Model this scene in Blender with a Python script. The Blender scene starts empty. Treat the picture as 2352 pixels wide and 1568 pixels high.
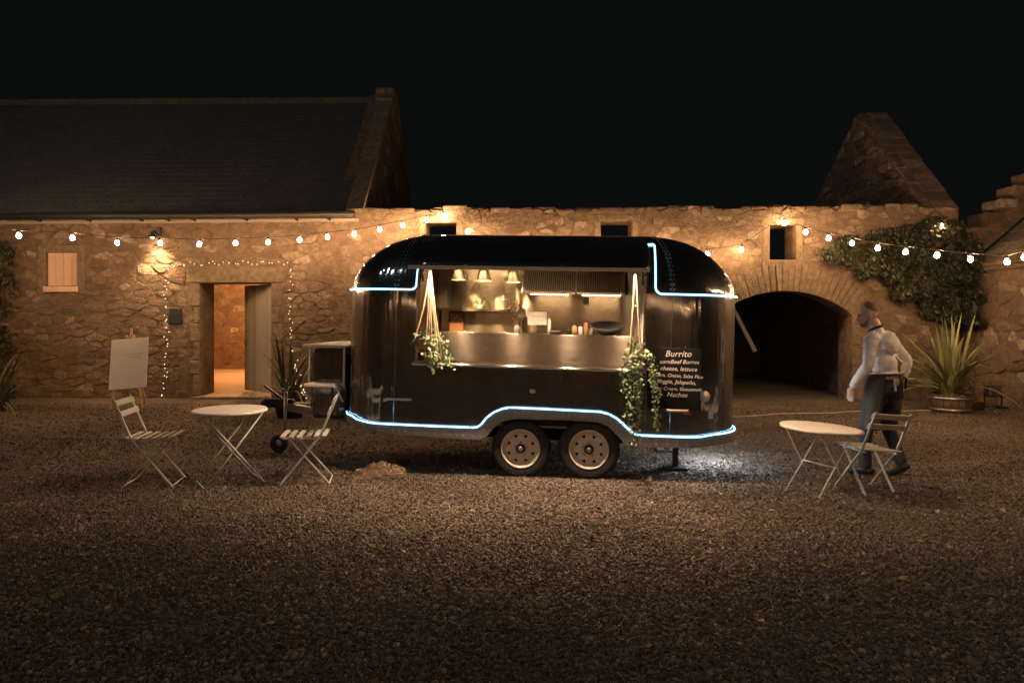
import bpy, bmesh, math, random
from mathutils import Vector, Matrix, noise
C = bpy.context
SC = C.scene
COL = SC.collection
R = random.Random(7)
PI = math.pi

# ------------------------------------------------------------------ camera, night sky, weak fill lamp, exposure
cam = bpy.data.cameras.new('camera')
cam.sensor_width = 36; cam.lens = 24.0; cam.shift_y = -0.0251
cam.clip_start = 0.05; cam.clip_end = 400
co = bpy.data.objects.new('camera', cam); COL.objects.link(co)
co.location = (0, 0, 1.62); co.rotation_euler = (PI/2, 0, 0)
SC.camera = co

world = bpy.data.worlds.new('World'); SC.world = world
world.use_nodes = True
bg = world.node_tree.nodes['Background']
bg.inputs['Color'].default_value = (0.82, 1.0, 0.95, 1)
bg.inputs['Strength'].default_value = 0.0041

fill_sun = bpy.data.lights.new('fill_sun', 'SUN'); fill_sun.energy = 0.15; fill_sun.angle = math.radians(0.5)  # weak sun lamp added to lift the roof and gables
fill_sun.color = (0.86, 0.95, 1.0)
mo = bpy.data.objects.new('fill_sun', fill_sun); COL.objects.link(mo)
mo.rotation_euler = (math.radians(50), 0, math.radians(-48))

SC.view_settings.view_transform = 'Standard'
SC.view_settings.look = 'None'
SC.view_settings.exposure = 0.0
SC.view_settings.gamma = 1.0
SC.view_settings.use_curve_mapping = False
SC.render.engine = 'CYCLES'
cy = SC.cycles
cy.use_denoising = True
try: cy.denoiser = 'OPENIMAGEDENOISE'
except Exception: pass
cy.use_light_tree = True
cy.max_bounces = 6; cy.diffuse_bounces = 3; cy.glossy_bounces = 4; cy.transmission_bounces = 4
cy.sample_clamp_indirect = 3.0; cy.sample_clamp_direct = 0.0
cy.caustics_reflective = False; cy.caustics_refractive = False
cy.blur_glossy = 0.3

# ------------------------------------------------------------------ helpers
FP = 1568.0                                      # focal length in the units the survey was taken in
def P(px, py, Y):                                # survey point at distance Y
    return Vector(((px-1176)/FP*Y, Y, 1.62-(py-725)/FP*Y))
def G(px, py):                                   # survey point on the ground
    Y = 1.62*FP/(py-725)
    return Vector(((px-1176)/FP*Y, Y, 0))

class Frame:
    def __init__(s, O, U, V, N):
        s.O = Vector(O); s.U = Vector(U).normalized(); s.V = Vector(V).normalized(); s.N = Vector(N).normalized()
    def p(s, u, v, n=0.0): return s.O + s.U*u + s.V*v + s.N*n
XY = Frame((0,0,0), (1,0,0), (0,1,0), (0,0,1))

class MB:
    def __init__(s): s.v = []; s.f = []; s.sm = []
    def add(s, vs, fs, smooth=False):
        b = len(s.v); s.v.extend([Vector(v) for v in vs])
        for f in fs: s.f.append([b+i for i in f]); s.sm.append(smooth)
    def hexa(s, c):          # 8 corners: bottom 0-3, top 4-7
        s.add(c, [(0,3,2,1),(4,5,6,7),(0,1,5,4),(1,2,6,5),(2,3,7,6),(3,0,4,7)])
    def box(s, x0,x1,y0,y1,z0,z1):
        s.hexa([(x0,y0,z0),(x1,y0,z0),(x1,y1,z0),(x0,y1,z0),(x0,y0,z1),(x1,y0,z1),(x1,y1,z1),(x0,y1,z1)])
    def fbox(s, F, u0,u1,v0,v1,n0,n1):
        s.hexa([F.p(u0,v0,n0),F.p(u1,v0,n0),F.p(u1,v1,n0),F.p(u0,v1,n0),F.p(u0,v0,n1),F.p(u1,v0,n1),F.p(u1,v1,n1),F.p(u0,v1,n1)])
    def bbox(s, x0,x1,y0,y1,z0,z1,b=.004):     # box with chamfered edges
        bm = bmesh.new()
        t = MB(); t.box(x0,x1,y0,y1,z0,z1)
        s._bevel(t, b)
    def _bevel(s, t, b):
        bm = bmesh.new(); vs = [bm.verts.new(v) for v in t.v]
        for f in t.f: bm.faces.new([vs[i] for i in f])
        bmesh.ops.bevel(bm, geom=bm.edges[:], offset=b, segments=1, affect='EDGES')
        bm.verts.index_update()
        s.add([v.co.copy() for v in bm.verts], [[v.index for v in f.verts] for f in bm.faces]); bm.free()
    def fbbox(s, F, u0,u1,v0,v1,n0,n1,b=.004):
        t = MB(); t.fbox(F,u0,u1,v0,v1,n0,n1); s._bevel(t, b)
    def bar(s, a, b, w, h=None, up=(0,0,1)):      # rectangular bar from a to b
        a=Vector(a); b=Vector(b); d=(b-a).normalized(); up=Vector(up)
        if abs(d.dot(up))>.98: up=Vector((1,0,0))
        x=d.cross(up).normalized(); y=x.cross(d); h=h or w
        c=[]
        for q in (a,b):
            for i,j in ((-1,-1),(1,-1),(1,1),(-1,1)): c.append(q+x*(w/2*i)+y*(h/2*j))
        s.add(c,[(0,3,2,1),(4,5,6,7),(0,1,5,4),(1,2,6,5),(2,3,7,6),(3,0,4,7)])
    def tube(s, pts, r, n=8, smooth=True, cap=True, closed=False):
        pts=[Vector(p) for p in pts]; m=len(pts)
        rr = r if isinstance(r,(list,tuple)) else [r]*m
        rings=[]; x=None
        for i,p in enumerate(pts):
            if closed: d=(pts[(i+1)%m]-pts[i-1])
            else: d=(pts[min(i+1,m-1)]-pts[max(i-1,0)])
            d=d.normalized() if d.length>1e-9 else Vector((0,0,1))
            if x is None:
                x=d.orthogonal().normalized()
            else:
                x=(x-d*x.dot(d)); x=x.normalized() if x.length>1e-6 else d.orthogonal().normalized()
            y=d.cross(x)
            rings.append([p+(x*math.cos(2*PI*k/n)+y*math.sin(2*PI*k/n))*rr[i] for k in range(n)])
        vs=[v for q in rings for v in q]; fs=[]
        for i in range(m if closed else m-1):
            j=(i+1)%m
            for k in range(n):
                l=(k+1)%n; fs.append((i*n+k,i*n+l,j*n+l,j*n+k))
        if cap and not closed:
            fs.append(tuple(reversed(range(n)))); fs.append(tuple((m-1)*n+k for k in range(n)))
        s.add(vs,fs,smooth)
    def lathe(s, prof, n=24, M=None, smooth=True, cap=False):   # prof: (r,z) round z
        M=M or Matrix.Identity(4); vs=[]; fs=[]
        for r,z in prof:
            for k in range(n):
                a=2*PI*k/n; vs.append(M@Vector((r*math.cos(a),r*math.sin(a),z)))
        for i in range(len(prof)-1):
            for k in range(n):
                l=(k+1)%n; fs.append((i*n+k,i*n+l,(i+1)*n+l,(i+1)*n+k))
        if cap:
            fs.append(tuple(reversed(range(n)))); m=len(prof)-1; fs.append(tuple(m*n+k for k in range(n)))
        s.add(vs,fs,smooth)
    def ball(s, c, r, sub=1, smooth=True):
        bm=bmesh.new(); bmesh.ops.create_icosphere(bm, subdivisions=sub, radius=1.0)
        r=r if isinstance(r,(tuple,list,Vector)) else (r,r,r); c=Vector(c)
        bm.verts.index_update()
        s.add([c+Vector((v.co.x*r[0],v.co.y*r[1],v.co.z*r[2])) for v in bm.verts],[[v.index for v in f.verts] for f in bm.faces],smooth); bm.free()
    def prism(s, poly, F, n0, n1, smooth=False):   # 2D polygon (ccw in u,v) extruded along N
        m=len(poly); vs=[F.p(u,v,n0) for u,v in poly]+[F.p(u,v,n1) for u,v in poly]
        fs=[tuple(reversed(range(m))),tuple(range(m,2*m))]+[(i,(i+1)%m,m+(i+1)%m,m+i) for i in range(m)]
        s.add(vs,fs,smooth)
    def sheet(s, pts, smooth=True):                # rows of points
        n=len(pts[0]); vs=[p for row in pts for p in row]; fs=[]
        for i in range(len(pts)-1):
            for k in range(n-1): fs.append((i*n+k,i*n+k+1,(i+1)*n+k+1,(i+1)*n+k))
        s.add(vs,fs,smooth)
    def leaf(s, c, d, up, L, W):                   # one pointed leaf, folded at its midrib
        d=Vector(d).normalized(); sd=d.cross(Vector(up)); sd=sd.normalized() if sd.length>1e-5 else d.orthogonal().normalized()
        n=sd.cross(d); c=Vector(c)
        s.add([c, c+d*L*.42+sd*W-n*W*.25, c+d*L, c+d*L*.42-sd*W-n*W*.25],[(0,1,2),(0,2,3)])
    def mesh(s, name):
        me=bpy.data.meshes.new(name); me.from_pydata([tuple(v) for v in s.v],[],s.f)
        me.polygons.foreach_set('use_smooth', s.sm); me.update(); return me
    def build(s, name, mat, parent=None, origin=None, kind=None, fixn=False):
        if origin is not None:
            o0=Vector(origin); s.v=[v-o0 for v in s.v]
        me=s.mesh(name)
        if fixn:
            bm=bmesh.new(); bm.from_mesh(me); bmesh.ops.recalc_face_normals(bm,faces=bm.faces); bm.to_mesh(me); bm.free()
        if mat: me.materials.append(mat)
        o=link(name, me, parent)
        if origin is not None: o.location=origin
        if kind: o['kind']=kind
        return o

def link(name, data, parent=None):
    o=bpy.data.objects.new(name, data); COL.objects.link(o)
    if parent: o.parent=parent
    return o
def tag(o, label=None, cat=None, group=None, kind=None):
    if label: o['label']=label
    if cat: o['category']=cat
    if group: o['group']=group
    if kind: o['kind']=kind
    return o
def thing(name, label, cat, loc=(0,0,0), rz=0, group=None):
    o=link(name, None); o.location=loc; o.rotation_euler=(0,0,rz); o.empty_display_size=.1
    return tag(o,label,cat,group)
def copy_tree(o, parent=None):
    c=o.copy(); COL.objects.link(c)
    if parent: c.parent=parent
    for ch in list(o.children): copy_tree(ch,c)
    return c

# ------------------------------------------------------------------ materials
class NT:
    def __init__(s, name):
        s.m=bpy.data.materials.new(name); s.m.use_nodes=True; s.t=s.m.node_tree; s.b=s.t.nodes['Principled BSDF']
        s.out=s.t.nodes['Material Output']
    def n(s, typ, **kw):
        x=s.t.nodes.new(typ)
        for k,v in kw.items():
            if k in x.inputs: x.inputs[k].default_value=v
            else: setattr(x,k,v)
        return x
    def l(s,a,b): s.t.links.new(a,b)
    def set(s, **kw):
        for k,v in kw.items():
            i=s.b.inputs[k.replace('_',' ')]
            i.default_value = (*v,1) if isinstance(v,tuple) and len(v)==3 and i.type=='RGBA' else v
        return s
    def ramp(s, fac, stops, interp='LINEAR'):
        r=s.n('ShaderNodeValToRGB'); e=r.color_ramp; e.interpolation=interp
        while len(e.elements)<len(stops): e.elements.new(.5)
        for el,(p,c) in zip(e.elements,stops):
            el.position=p; el.color=(*c,1) if len(c)==3 else c
        s.l(fac,r.inputs[0]); return r.outputs[0]
    def pos(s): return s.n('ShaderNodeNewGeometry').outputs['Position']
    def noise(s, scale, detail=4, rough=.55, vec=None, dist=0):
        x=s.n('ShaderNodeTexNoise'); x.inputs['Scale'].default_value=scale; x.inputs['Detail'].default_value=detail
        x.inputs['Roughness'].default_value=rough; x.inputs['Distortion'].default_value=dist
        s.l(vec or s.pos(), x.inputs['Vector']); return x.outputs['Fac']
    def mix(s, a, b, fac, mode='MIX'):
        x=s.n('ShaderNodeMix', data_type='RGBA', blend_type=mode)
        for sock,val in ((x.inputs[0],fac),(x.inputs[6],a),(x.inputs[7],b)):
            if hasattr(val,'links'): s.l(val,sock)
            else: sock.default_value=(*val,1) if isinstance(val,tuple) and len(val)==3 else val
        return x.outputs[2]
    def bump(s, h, strength=.5, dist=.01, prev=None):
        x=s.n('ShaderNodeBump'); x.inputs['Strength'].default_value=strength; x.inputs['Distance'].default_value=dist
        s.l(h,x.inputs['Height'])
        if prev: s.l(prev,x.inputs['Normal'])
        return x.outputs[0]
    def math(s, op, a, b=0.0):
        x=s.n('ShaderNodeMath', operation=op)
        for i,v in enumerate((a,b)):
            if hasattr(v,'links'): s.l(v,x.inputs[i])
            else: x.inputs[i].default_value=v
        return x.outputs[0]

def plain(name, col, rough=.6, metal=0.0, vary=.12, scale=30, bump=0.0, bscale=80, **kw):
    m=NT(name); m.set(Roughness=rough, Metallic=metal, **kw)
    nz=m.noise(scale,3)
    c=m.mix(tuple(x*(1-vary) for x in col), tuple(min(1,x*(1+vary)) for x in col), nz)
    m.l(c,m.b.inputs['Base Color'])
    r=m.math('ADD', m.math('MULTIPLY', m.noise(scale*.5,4), .16), rough-.08); m.l(r,m.b.inputs['Roughness'])
    if bump: m.l(m.bump(m.noise(bscale,4), bump, .004), m.b.inputs['Normal'])
    return m.m
def glow(name, col, strength):
    m=NT(name); m.set(Base_Color=(.8,.8,.8)); m.b.inputs['Emission Color'].default_value=(*col,1); m.b.inputs['Emission Strength'].default_value=strength
    return m.m
def stone_mat(name, stops, grime=.5):
    m=NT(name)
    gi=m.n('ShaderNodeNewGeometry'); oi=m.n('ShaderNodeObjectInfo')
    rnd=m.math('FRACT', m.math('ADD', gi.outputs['Random Per Island'], oi.outputs['Random']))
    col=m.ramp(rnd, stops, 'LINEAR')
    n1=m.noise(9,6,.65); n2=m.noise(60,4,.7); n3=m.noise(1.1,3)
    col=m.mix(col, (.15,.115,.08), m.ramp(n1,[(.40,(0,0,0)),(.66,(.85,.85,.85))]))
    col=m.mix(col, (.52,.43,.3), m.ramp(n2,[(.54,(0,0,0)),(.72,(.55,.55,.55))]))
    col=m.mix(col, (.13,.105,.07), m.ramp(n3,[(.45,(0,0,0)),(.75,(grime,grime,grime))]))
    m.l(col,m.b.inputs['Base Color']); m.set(Roughness=.88)
    b=m.bump(m.noise(20,7,.75),1.0,.07); b=m.bump(m.noise(120,3,.7),.5,.006,b)
    m.l(b,m.b.inputs['Normal']); return m.m
M={}
M['stone']=stone_mat('sandstone_rubble',[(0,(.22,.15,.1)),(.2,(.36,.255,.175)),(.36,(.17,.1,.07)),(.5,(.43,.32,.225)),(.64,(.25,.17,.125)),(.8,(.31,.175,.12)),(.93,(.62,.51,.39)),(1,(.22,.155,.115))])
M['dressed']=stone_mat('dressed_sandstone',[(0,(.3,.225,.145)),(.5,(.36,.275,.18)),(1,(.27,.2,.13))],.3)
M['brickred']=stone_mat('red_rubble',[(0,(.26,.12,.07)),(.5,(.33,.17,.1)),(1,(.2,.1,.065))],.35)
def mortar():
    m=NT('lime_mortar'); n1=m.noise(5,6,.65); n2=m.noise(45,5,.7)
    c=m.ramp(n1,[(.3,(.13,.088,.055)),(.5,(.24,.17,.108)),(.7,(.38,.285,.185))])
    c=m.mix(c,(.11,.075,.05),m.ramp(n2,[(.48,(0,0,0)),(.7,(.75,.75,.75))])); c=m.mix(c,(.5,.41,.29),m.ramp(m.noise(70,4,.7),[(.55,(0,0,0)),(.72,(.5,.5,.5))])); m.l(c,m.b.inputs['Base Color']); m.set(Roughness=.95)
    b=m.bump(m.noise(14,7,.75),1.0,.09); b=m.bump(m.noise(90,3,.7),.6,.008,b); m.l(b,m.b.inputs['Normal']); return m.m
M['mortar']=mortar()
def ground_mat():
    m=NT('gravel_ground')
    v=m.n('ShaderNodeTexVoronoi'); v.inputs['Scale'].default_value=55; m.l(m.pos(),v.inputs['Vector'])
    sep=m.n('ShaderNodeSeparateColor'); m.l(v.outputs['Color'],sep.inputs[0])
    c=m.ramp(sep.outputs[0],[(0,(.06,.048,.038)),(.4,(.125,.1,.078)),(.8,(.21,.17,.133)),(1,(.32,.27,.225))])
    c=m.mix(c,(.07,.053,.038),m.ramp(m.noise(.55,6,.65),[(.40,(0,0,0)),(.66,(.75,.75,.75))]))
    m.l(c,m.b.inputs['Base Color']); m.set(Roughness=.9)
    b=m.bump(v.outputs['Distance'],1.0,-.02); b=m.bump(m.noise(3,4),.6,.08,b); m.l(b,m.b.inputs['Normal']); return m.m
M['ground']=ground_mat()
def pebble_mat():
    m=NT('gravel_pebbles'); oi=m.n('ShaderNodeObjectInfo')
    c=m.ramp(oi.outputs['Random'],[(0,(.06,.045,.033)),(.35,(.115,.088,.064)),(.7,(.19,.147,.107)),(.93,(.29,.23,.172)),(1,(.4,.33,.26))])
    c=m.mix(c,(.06,.047,.035),m.ramp(m.noise(.55,6,.65),[(.40,(0,0,0)),(.66,(.75,.75,.75))]))
    m.l(c,m.b.inputs['Base Color']); m.set(Roughness=.8); return m.m
M['pebble']=pebble_mat()
def slate_mat():
    m=NT('roof_slate'); gi=m.n('ShaderNodeNewGeometry')
    c=m.ramp(gi.outputs['Random Per Island'],[(0,(.07,.074,.077)),(1,(.095,.1,.103))]); c=m.mix(c,(.11,.105,.085),m.ramp(m.noise(1.3,5),[(.4,(0,0,0)),(.8,(.7,.7,.7))]))
    m.l(c,m.b.inputs['Base Color']); m.set(Roughness=.7); m.l(m.bump(m.noise(30,5),.3,.01),m.b.inputs['Normal']); return m.m
M['slate']=slate_mat()
def wood(name,a,b,scale=6,axis=2,rough=.75):
    m=NT(name); tc=m.n('ShaderNodeTexCoord'); mp=m.n('ShaderNodeMapping'); sc=[scale*4]*3; sc[axis]=scale*.25; mp.inputs['Scale'].default_value=sc
    m.l(tc.outputs['Object'],mp.inputs['Vector']); n=m.noise(1.0,6,.65,mp.outputs[0],.4)
    oi=m.n('ShaderNodeObjectInfo'); c=m.ramp(n,[(.3,a),(.7,b)]); k=m.math('ADD',m.math('MULTIPLY',oi.outputs['Random'],.4),.75)
    cc=m.n('ShaderNodeCombineColor'); [m.l(k,cc.inputs[i]) for i in range(3)]
    c=m.mix(c,cc.outputs[0],1.0,'MULTIPLY'); m.l(c,m.b.inputs['Base Color']); m.set(Roughness=rough); m.l(m.bump(n,.4,.006),m.b.inputs['Normal']); return m.m
M['doorwood']=wood('weathered_door_wood',(.26,.225,.18),(.4,.35,.29))
M['board']=wood('pink_stained_board',(.55,.37,.27),(.72,.52,.4),5,2)
M['easelwood']=wood('pine_wood',(.5,.33,.18),(.62,.43,.25),8)
M['barrel']=wood('barrel_oak',(.1,.07,.045),(.2,.145,.09),8)
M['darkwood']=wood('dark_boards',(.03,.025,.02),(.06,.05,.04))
M['paint']=None
def trailer_paint():
    m=NT('dark_bronze_polished_bodywork'); m.set(Metallic=1.0,Roughness=.1)
    n=m.noise(4,6,.65); c=m.mix((.25,.255,.265),(.36,.365,.375),n); c=m.mix(c,(.17,.165,.16),m.ramp(m.noise(1.5,5,.7),[(.5,(0,0,0)),(.75,(.6,.6,.6))])); m.l(c,m.b.inputs['Base Color'])
    r=m.math('ADD',m.math('MULTIPLY',m.noise(7,6,.7),.16),.035); m.l(r,m.b.inputs['Roughness'])
    mp=m.n('ShaderNodeMapping'); mp.inputs['Scale'].default_value=(1,1,.12); m.l(m.pos(),mp.inputs['Vector'])
    w=m.bump(m.noise(5.0,3,.5,mp.outputs[0]),.85,.04); w=m.bump(m.noise(2.0,2,.5),.3,.03,w); m.l(w,m.b.inputs['Normal'])
    m.b.inputs['Coat Weight'].default_value=.6; m.b.inputs['Coat Roughness'].default_value=.45; m.b.inputs['Coat IOR'].default_value=1.6
    return m.m
M['paint']=trailer_paint()
def steel(name='brushed_stainless',base=(.46,.41,.34),rough=.22):
    m=NT(name); m.set(Base_Color=base,Metallic=1.0,Roughness=rough,Anisotropic=.93)
    tc=m.n('ShaderNodeTexCoord'); mp=m.n('ShaderNodeMapping'); mp.inputs['Scale'].default_value=(2.5,2.5,160); m.l(tc.outputs['Object'],mp.inputs['Vector'])
    n=m.noise(1.0,3,.6,mp.outputs[0]); b=m.bump(n,.25,.002)
    b=m.bump(m.noise(4,3,.5,tc.outputs['Object']),.5,.02,b); m.l(b,m.b.inputs['Normal'])
    vt=m.n('ShaderNodeVectorTransform',vector_type='VECTOR',convert_from='OBJECT',convert_to='WORLD'); vt.inputs[0].default_value=(0,0,1); m.l(vt.outputs[0],m.b.inputs['Tangent'])
    m.l(m.math('ADD',m.math('MULTIPLY',n,.1),rough-.05),m.b.inputs['Roughness']); return m.m
M['steel']=steel()
M['steelwarm']=steel('brushed_wall_panel',(.56,.49,.39),.25)
M['alloy']=plain('dull_aluminium',(.42,.43,.44),.42,.9,.15,14,.2,60)
M['skirt']=plain('dull_skirt_alloy',(.3,.31,.32),.6,.7,.15,14,.2,60)
M['chrome']=plain('polished_metal',(.7,.68,.64),.16,1.0,.05,20)
M['rubber']=plain('tyre_rubber',(.028,.028,.03),.78,0,.2,20,.3,60)
M['rim']=plain('cream_wheel_paint',(.78,.7,.6),.42,0,.06,12)
M['shade']=plain('pale_lamp_metal',(.6,.52,.38),.35,.85,.08,20)
M['fascia']=plain('grey_fascia_paint',(.3,.27,.23),.7,0,.1,10)
M['black']=plain('black_plastic',(.02,.02,.022),.45,0,.2,20)
M['void']=plain('dark_hole',(.012,.011,.01),.9,0,.2,20)
M['white']=plain('white_paint',(.78,.74,.68),.5,0,.05,20,.1,50)
M['chairpaint']=plain('pale_grey_green_paint',(.66,.66,.6),.5,0,.08,25,.15,60)
def worn(name,col):
    m=NT(name); c=m.mix(tuple(x*.92 for x in col),col,m.noise(14,4)); c=m.mix(c,(.2,.12,.07),m.ramp(m.noise(38,5,.7),[(.60,(0,0,0)),(.68,(.8,.8,.8))])); c=m.mix(c,(.36,.33,.28),m.ramp(m.noise(5,5,.7),[(.5,(0,0,0)),(.75,(.45,.45,.45))]))
    m.l(c,m.b.inputs['Base Color']); m.set(Roughness=.55); return m.m
M['white']=worn('worn_white_paint',(.78,.74,.68)); M['chairpaint']=worn('worn_pale_paint',(.62,.62,.57))
M['canvas']=plain('white_card',(.68,.65,.6),.7,0,.03,6)
M['grey_ink']=plain('faded_grey_ink',(.52,.49,.45),.8,0,.05,30)
M['paper']=plain('paper',(.5,.48,.43),.8,0,.03,20)
M['ink']=plain('printed_ink',(.2,.19,.18),.8,0,.05,20)
M['chalkboard']=plain('chalkboard_black',(.010,.011,.013),.8,0,.3,14); M['chalkboard'].node_tree.nodes['Principled BSDF'].inputs['Specular IOR Level'].default_value=.12
M['chalk']=plain('chalk',(.72,.68,.64),.9,0,.15,60)
M['rope']=plain('cotton_rope',(.36,.29,.2),.9,0,.15,90,.4,200)
M['wicker']=plain('wicker_pot',(.46,.31,.16),.85,0,.25,60,.6,90)
M['terracotta']=plain('terracotta',(.45,.2,.09),.8,0,.15,30,.3,60)
def leafm(name,a,b,rough=.5):
    m=NT(name); gi=m.n('ShaderNodeNewGeometry'); oi=m.n('ShaderNodeObjectInfo')
    r=m.math('FRACT',m.math('ADD',gi.outputs['Random Per Island'],oi.outputs['Random']))
    m.l(m.ramp(r,[(0,a),(.6,b),(1,tuple(min(1,x*1.6) for x in b))]),m.b.inputs['Base Color']); m.set(Roughness=rough); m.b.inputs['Specular IOR Level'].default_value=.5
    return m.m
M['ivy']=leafm('ivy_leaf',(.011,.016,.007),(.03,.035,.015))
M['trailing']=leafm('trailing_leaf',(.05,.085,.035),(.16,.22,.105),.4)
M['blade']=leafm('sword_leaf',(.1,.12,.045),(.22,.23,.1),.5)
M['blade_dark']=leafm('dark_sword_leaf',(.06,.075,.035),(.13,.14,.07),.5)
M['leaflitter']=leafm('dry_leaf',(.1,.06,.03),(.25,.17,.09),.7)
M['sand']=plain('fine_sand',(.3,.225,.15),.95,0,.25,40,.5,120)
M['stem']=plain('woody_stem',(.1,.075,.05),.9,0,.3,30,.5,60)
M['skin']=plain('skin',(.72,.5,.39),.5,0,.08,25,.1,120)
M['hair']=plain('cropped_hair',(.24,.17,.125),.85,0,.3,150,.6,300)
M['shirt']=plain('white_cotton_shirt',(.86,.85,.85),.8,0,.04,12,.25,40)
M['trouser']=plain('dark_trouser_cloth',(.035,.04,.05),.85,0,.2,30,.3,60)
M['apron']=plain('charcoal_apron',(.055,.055,.054),.85,0,.15,25,.3,60)
M['shoe']=plain('black_shoe_leather',(.02,.02,.022),.4,0,.2,30)
M['sack']=plain('brown_sackcloth',(.2,.14,.085),.9,0,.3,20,.6,60)
M['cablewhite']=plain('pale_cable',(.55,.48,.38),.6,0,.1,20)
M['cable']=plain('black_cable',(.02,.018,.016),.6,0,.2,20)
M['floor']=plain('worn_concrete',(.42,.32,.23),.8,0,.2,3,.4,12)
M['amber']=plain('amber_lens',(.6,.14,.04),.3,0,.1,20)
M['wallpale']=plain('pale_wall_panel',(.6,.57,.53),.6,0,.2,25,.3,60)
WARM=(1.0,.565,.275)
M['bulb']=glow('lit_warm_bulb',WARM,450)
M['fairy']=glow('lit_fairy_bulb',(1.0,.72,.42),2.6)
M['led']=glow('lit_cool_led_tube',(.24,.60,.92),5.0)
M['kbulb']=glow('lit_kitchen_bulb',(1.0,.62,.3),1300)
M['hatchbulb']=glow('lit_hatch_bulb',(1.0,.65,.40),15000)
M['ktube']=glow('lit_kitchen_tube',(1.0,.64,.32),26)
M['roombulb']=glow('lit_amber_room_bulb',(1.0,.43,.14),4600)
M['cool']=glow('lit_end_fill_lamp',(.75,.88,1.0),1400)  # glow of the added lamp hidden under the trailer end
# ------------------------------------------------------------------ rubble masonry
WP={}                                             # roots whose children are written in world coordinates
_link0=link
def link(name, data, parent=None):
    o=_link0(name,data,parent)
    if parent is not None and parent.name in WP: o.matrix_parent_inverse=Matrix.Translation(-WP[parent.name])
    return o
def site(name,label,cat,loc,group=None):
    t=thing(name,label,cat,loc,0,group); WP[t.name]=Vector(loc); return t

def clip(poly, a, b, c):                          # keep a*u+b*v<=c
    out=[]; n=len(poly)
    for i in range(n):
        p=poly[i]; q=poly[(i+1)%n]; dp=a*p[0]+b*p[1]-c; dq=a*q[0]+b*q[1]-c
        if dp<=0: out.append(p)
        if (dp<0)!=(dq<0) and abs(dp-dq)>1e-9:
            t=dp/(dp-dq); out.append((p[0]+(q[0]-p[0])*t,p[1]+(q[1]-p[1])*t))
    return out
def cells(u0,u1,v0,v1,du,dv,holes=(),planes=(),cap=None,seed=1,drop=.16):
    r=random.Random(seed); k=du/dv; S=[]
    nv=max(1,round((v1-v0)/dv)); nu=max(1,round((u1-u0)/du))
    for j in range(-1,nv+1):
        for i in range(-1,nu+1):
            if r.random()<drop: continue
            S.append((u0+(i+.5+.5*(j%2)+r.uniform(-.42,.42))*du, v0+(j+.5+r.uniform(-.3,.3))*dv))
    grid={}
    for q,(u,v) in enumerate(S): grid.setdefault((int(u//(du*2)),int(v//(dv*2))),[]).append(q)
    out=[]
    for q,(u,v) in enumerate(S):
        if not(u0<u<u1 and v0<v<v1): continue
        pl=[(u-du*2,v-dv*2),(u+du*2,v-dv*2),(u+du*2,v+dv*2),(u-du*2,v+dv*2)]
        gi,gj=int(u//(du*2)),int(v//(dv*2))
        for a in (-1,0,1):
            for b in (-1,0,1):
                for w in grid.get((gi+a,gj+b),()):
                    if w==q: continue
                    x,y=S[w]; nx,ny=x-u,(y-v)*k*k
                    pl=clip(pl,nx,ny,nx*(x+u)/2+ny*(y+v)/2)
        for (a,b,c) in ((-1,0,-u0),(1,0,u1),(0,-1,-v0),(0,1,(cap(u) if cap else v1)))+tuple(planes): pl=clip(pl,a,b,c)
        bad=False
        for h in holes:
            if h[0]=='rect':
                _,a0,a1,b0,b1=h; d=(a0-u,u-a1,(b0-v)*k,(v-b1)*k); m=max(d)
                if m<=0: bad=True; break
                pl=clip(pl,*(((1,0,a0),(-1,0,-a1),(0,1,b0),(0,-1,-b1))[d.index(m)]))
            else:
                _,cu,cv,rad=h; L=math.hypot(u-cu,v-cv)
                if v<cv-.2 : continue
                if L<rad: bad=True; break
                nx,ny=(cu-u)/L,(cv-v)/L; pl=clip(pl,nx,ny,nx*cu+ny*cv-rad)
        if bad or len(pl)<3: continue
        A=abs(sum(pl[i][0]*pl[(i+1)%len(pl)][1]-pl[(i+1)%len(pl)][0]*pl[i][1] for i in range(len(pl))))/2
        if A<.0035: continue
        out.append((A,pl))
    return out
def stone_parts(pl, r, gap=.006, hmin=.0, hmax=.024):
    n=len(pl); cu=sum(p[0] for p in pl)/n; cv=sum(p[1] for p in pl)/n
    sz=min(max(p[0] for p in pl)-min(p[0] for p in pl),max(p[1] for p in pl)-min(p[1] for p in pl))
    s=max(.5,1-2*gap/max(sz,.03)); c=[]
    for i in range(n):
        p=pl[i]; q=pl[(i+1)%n]
        if math.hypot(q[0]-p[0],q[1]-p[1])<.03: c.append(((p[0]+q[0])/2,(p[1]+q[1])/2)); continue
        for t in (.2,.8): c.append((p[0]+(q[0]-p[0])*t,p[1]+(q[1]-p[1])*t))
    if len(c)<4: c=list(pl)
    c=[((x-cu)*s+r.uniform(-.011,.011),(y-cv)*s+r.uniform(-.009,.009)) for x,y in c]
    h=r.uniform(hmin,hmax); tu=r.uniform(-.06,.06); tv=r.uniform(-.08,.08)
    return (cu,cv),c,h,tu,tv
def add_stone(mb,F,pl,r,**kw):
    (cu,cv),c,h,tu,tv=stone_parts(pl,r,**kw); n=len(c)
    ins=min(.9,1-.012/max(.05,min(math.hypot(*p) for p in c)))
    vs=[F.p(cu+x,cv+y,-.03) for x,y in c]+[F.p(cu+x*ins,cv+y*ins,max(.003,h*r.uniform(.65,1)+x*tu+y*tv)) for x,y in c]+[F.p(cu,cv,h*r.uniform(.8,1.15))]
    fs=[(i,(i+1)%n,n+(i+1)%n,n+i) for i in range(n)]+[(n+i,n+(i+1)%n,2*n) for i in range(n)]
    mb.add(vs,fs,False); return F.p(cu,cv,0)
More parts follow.
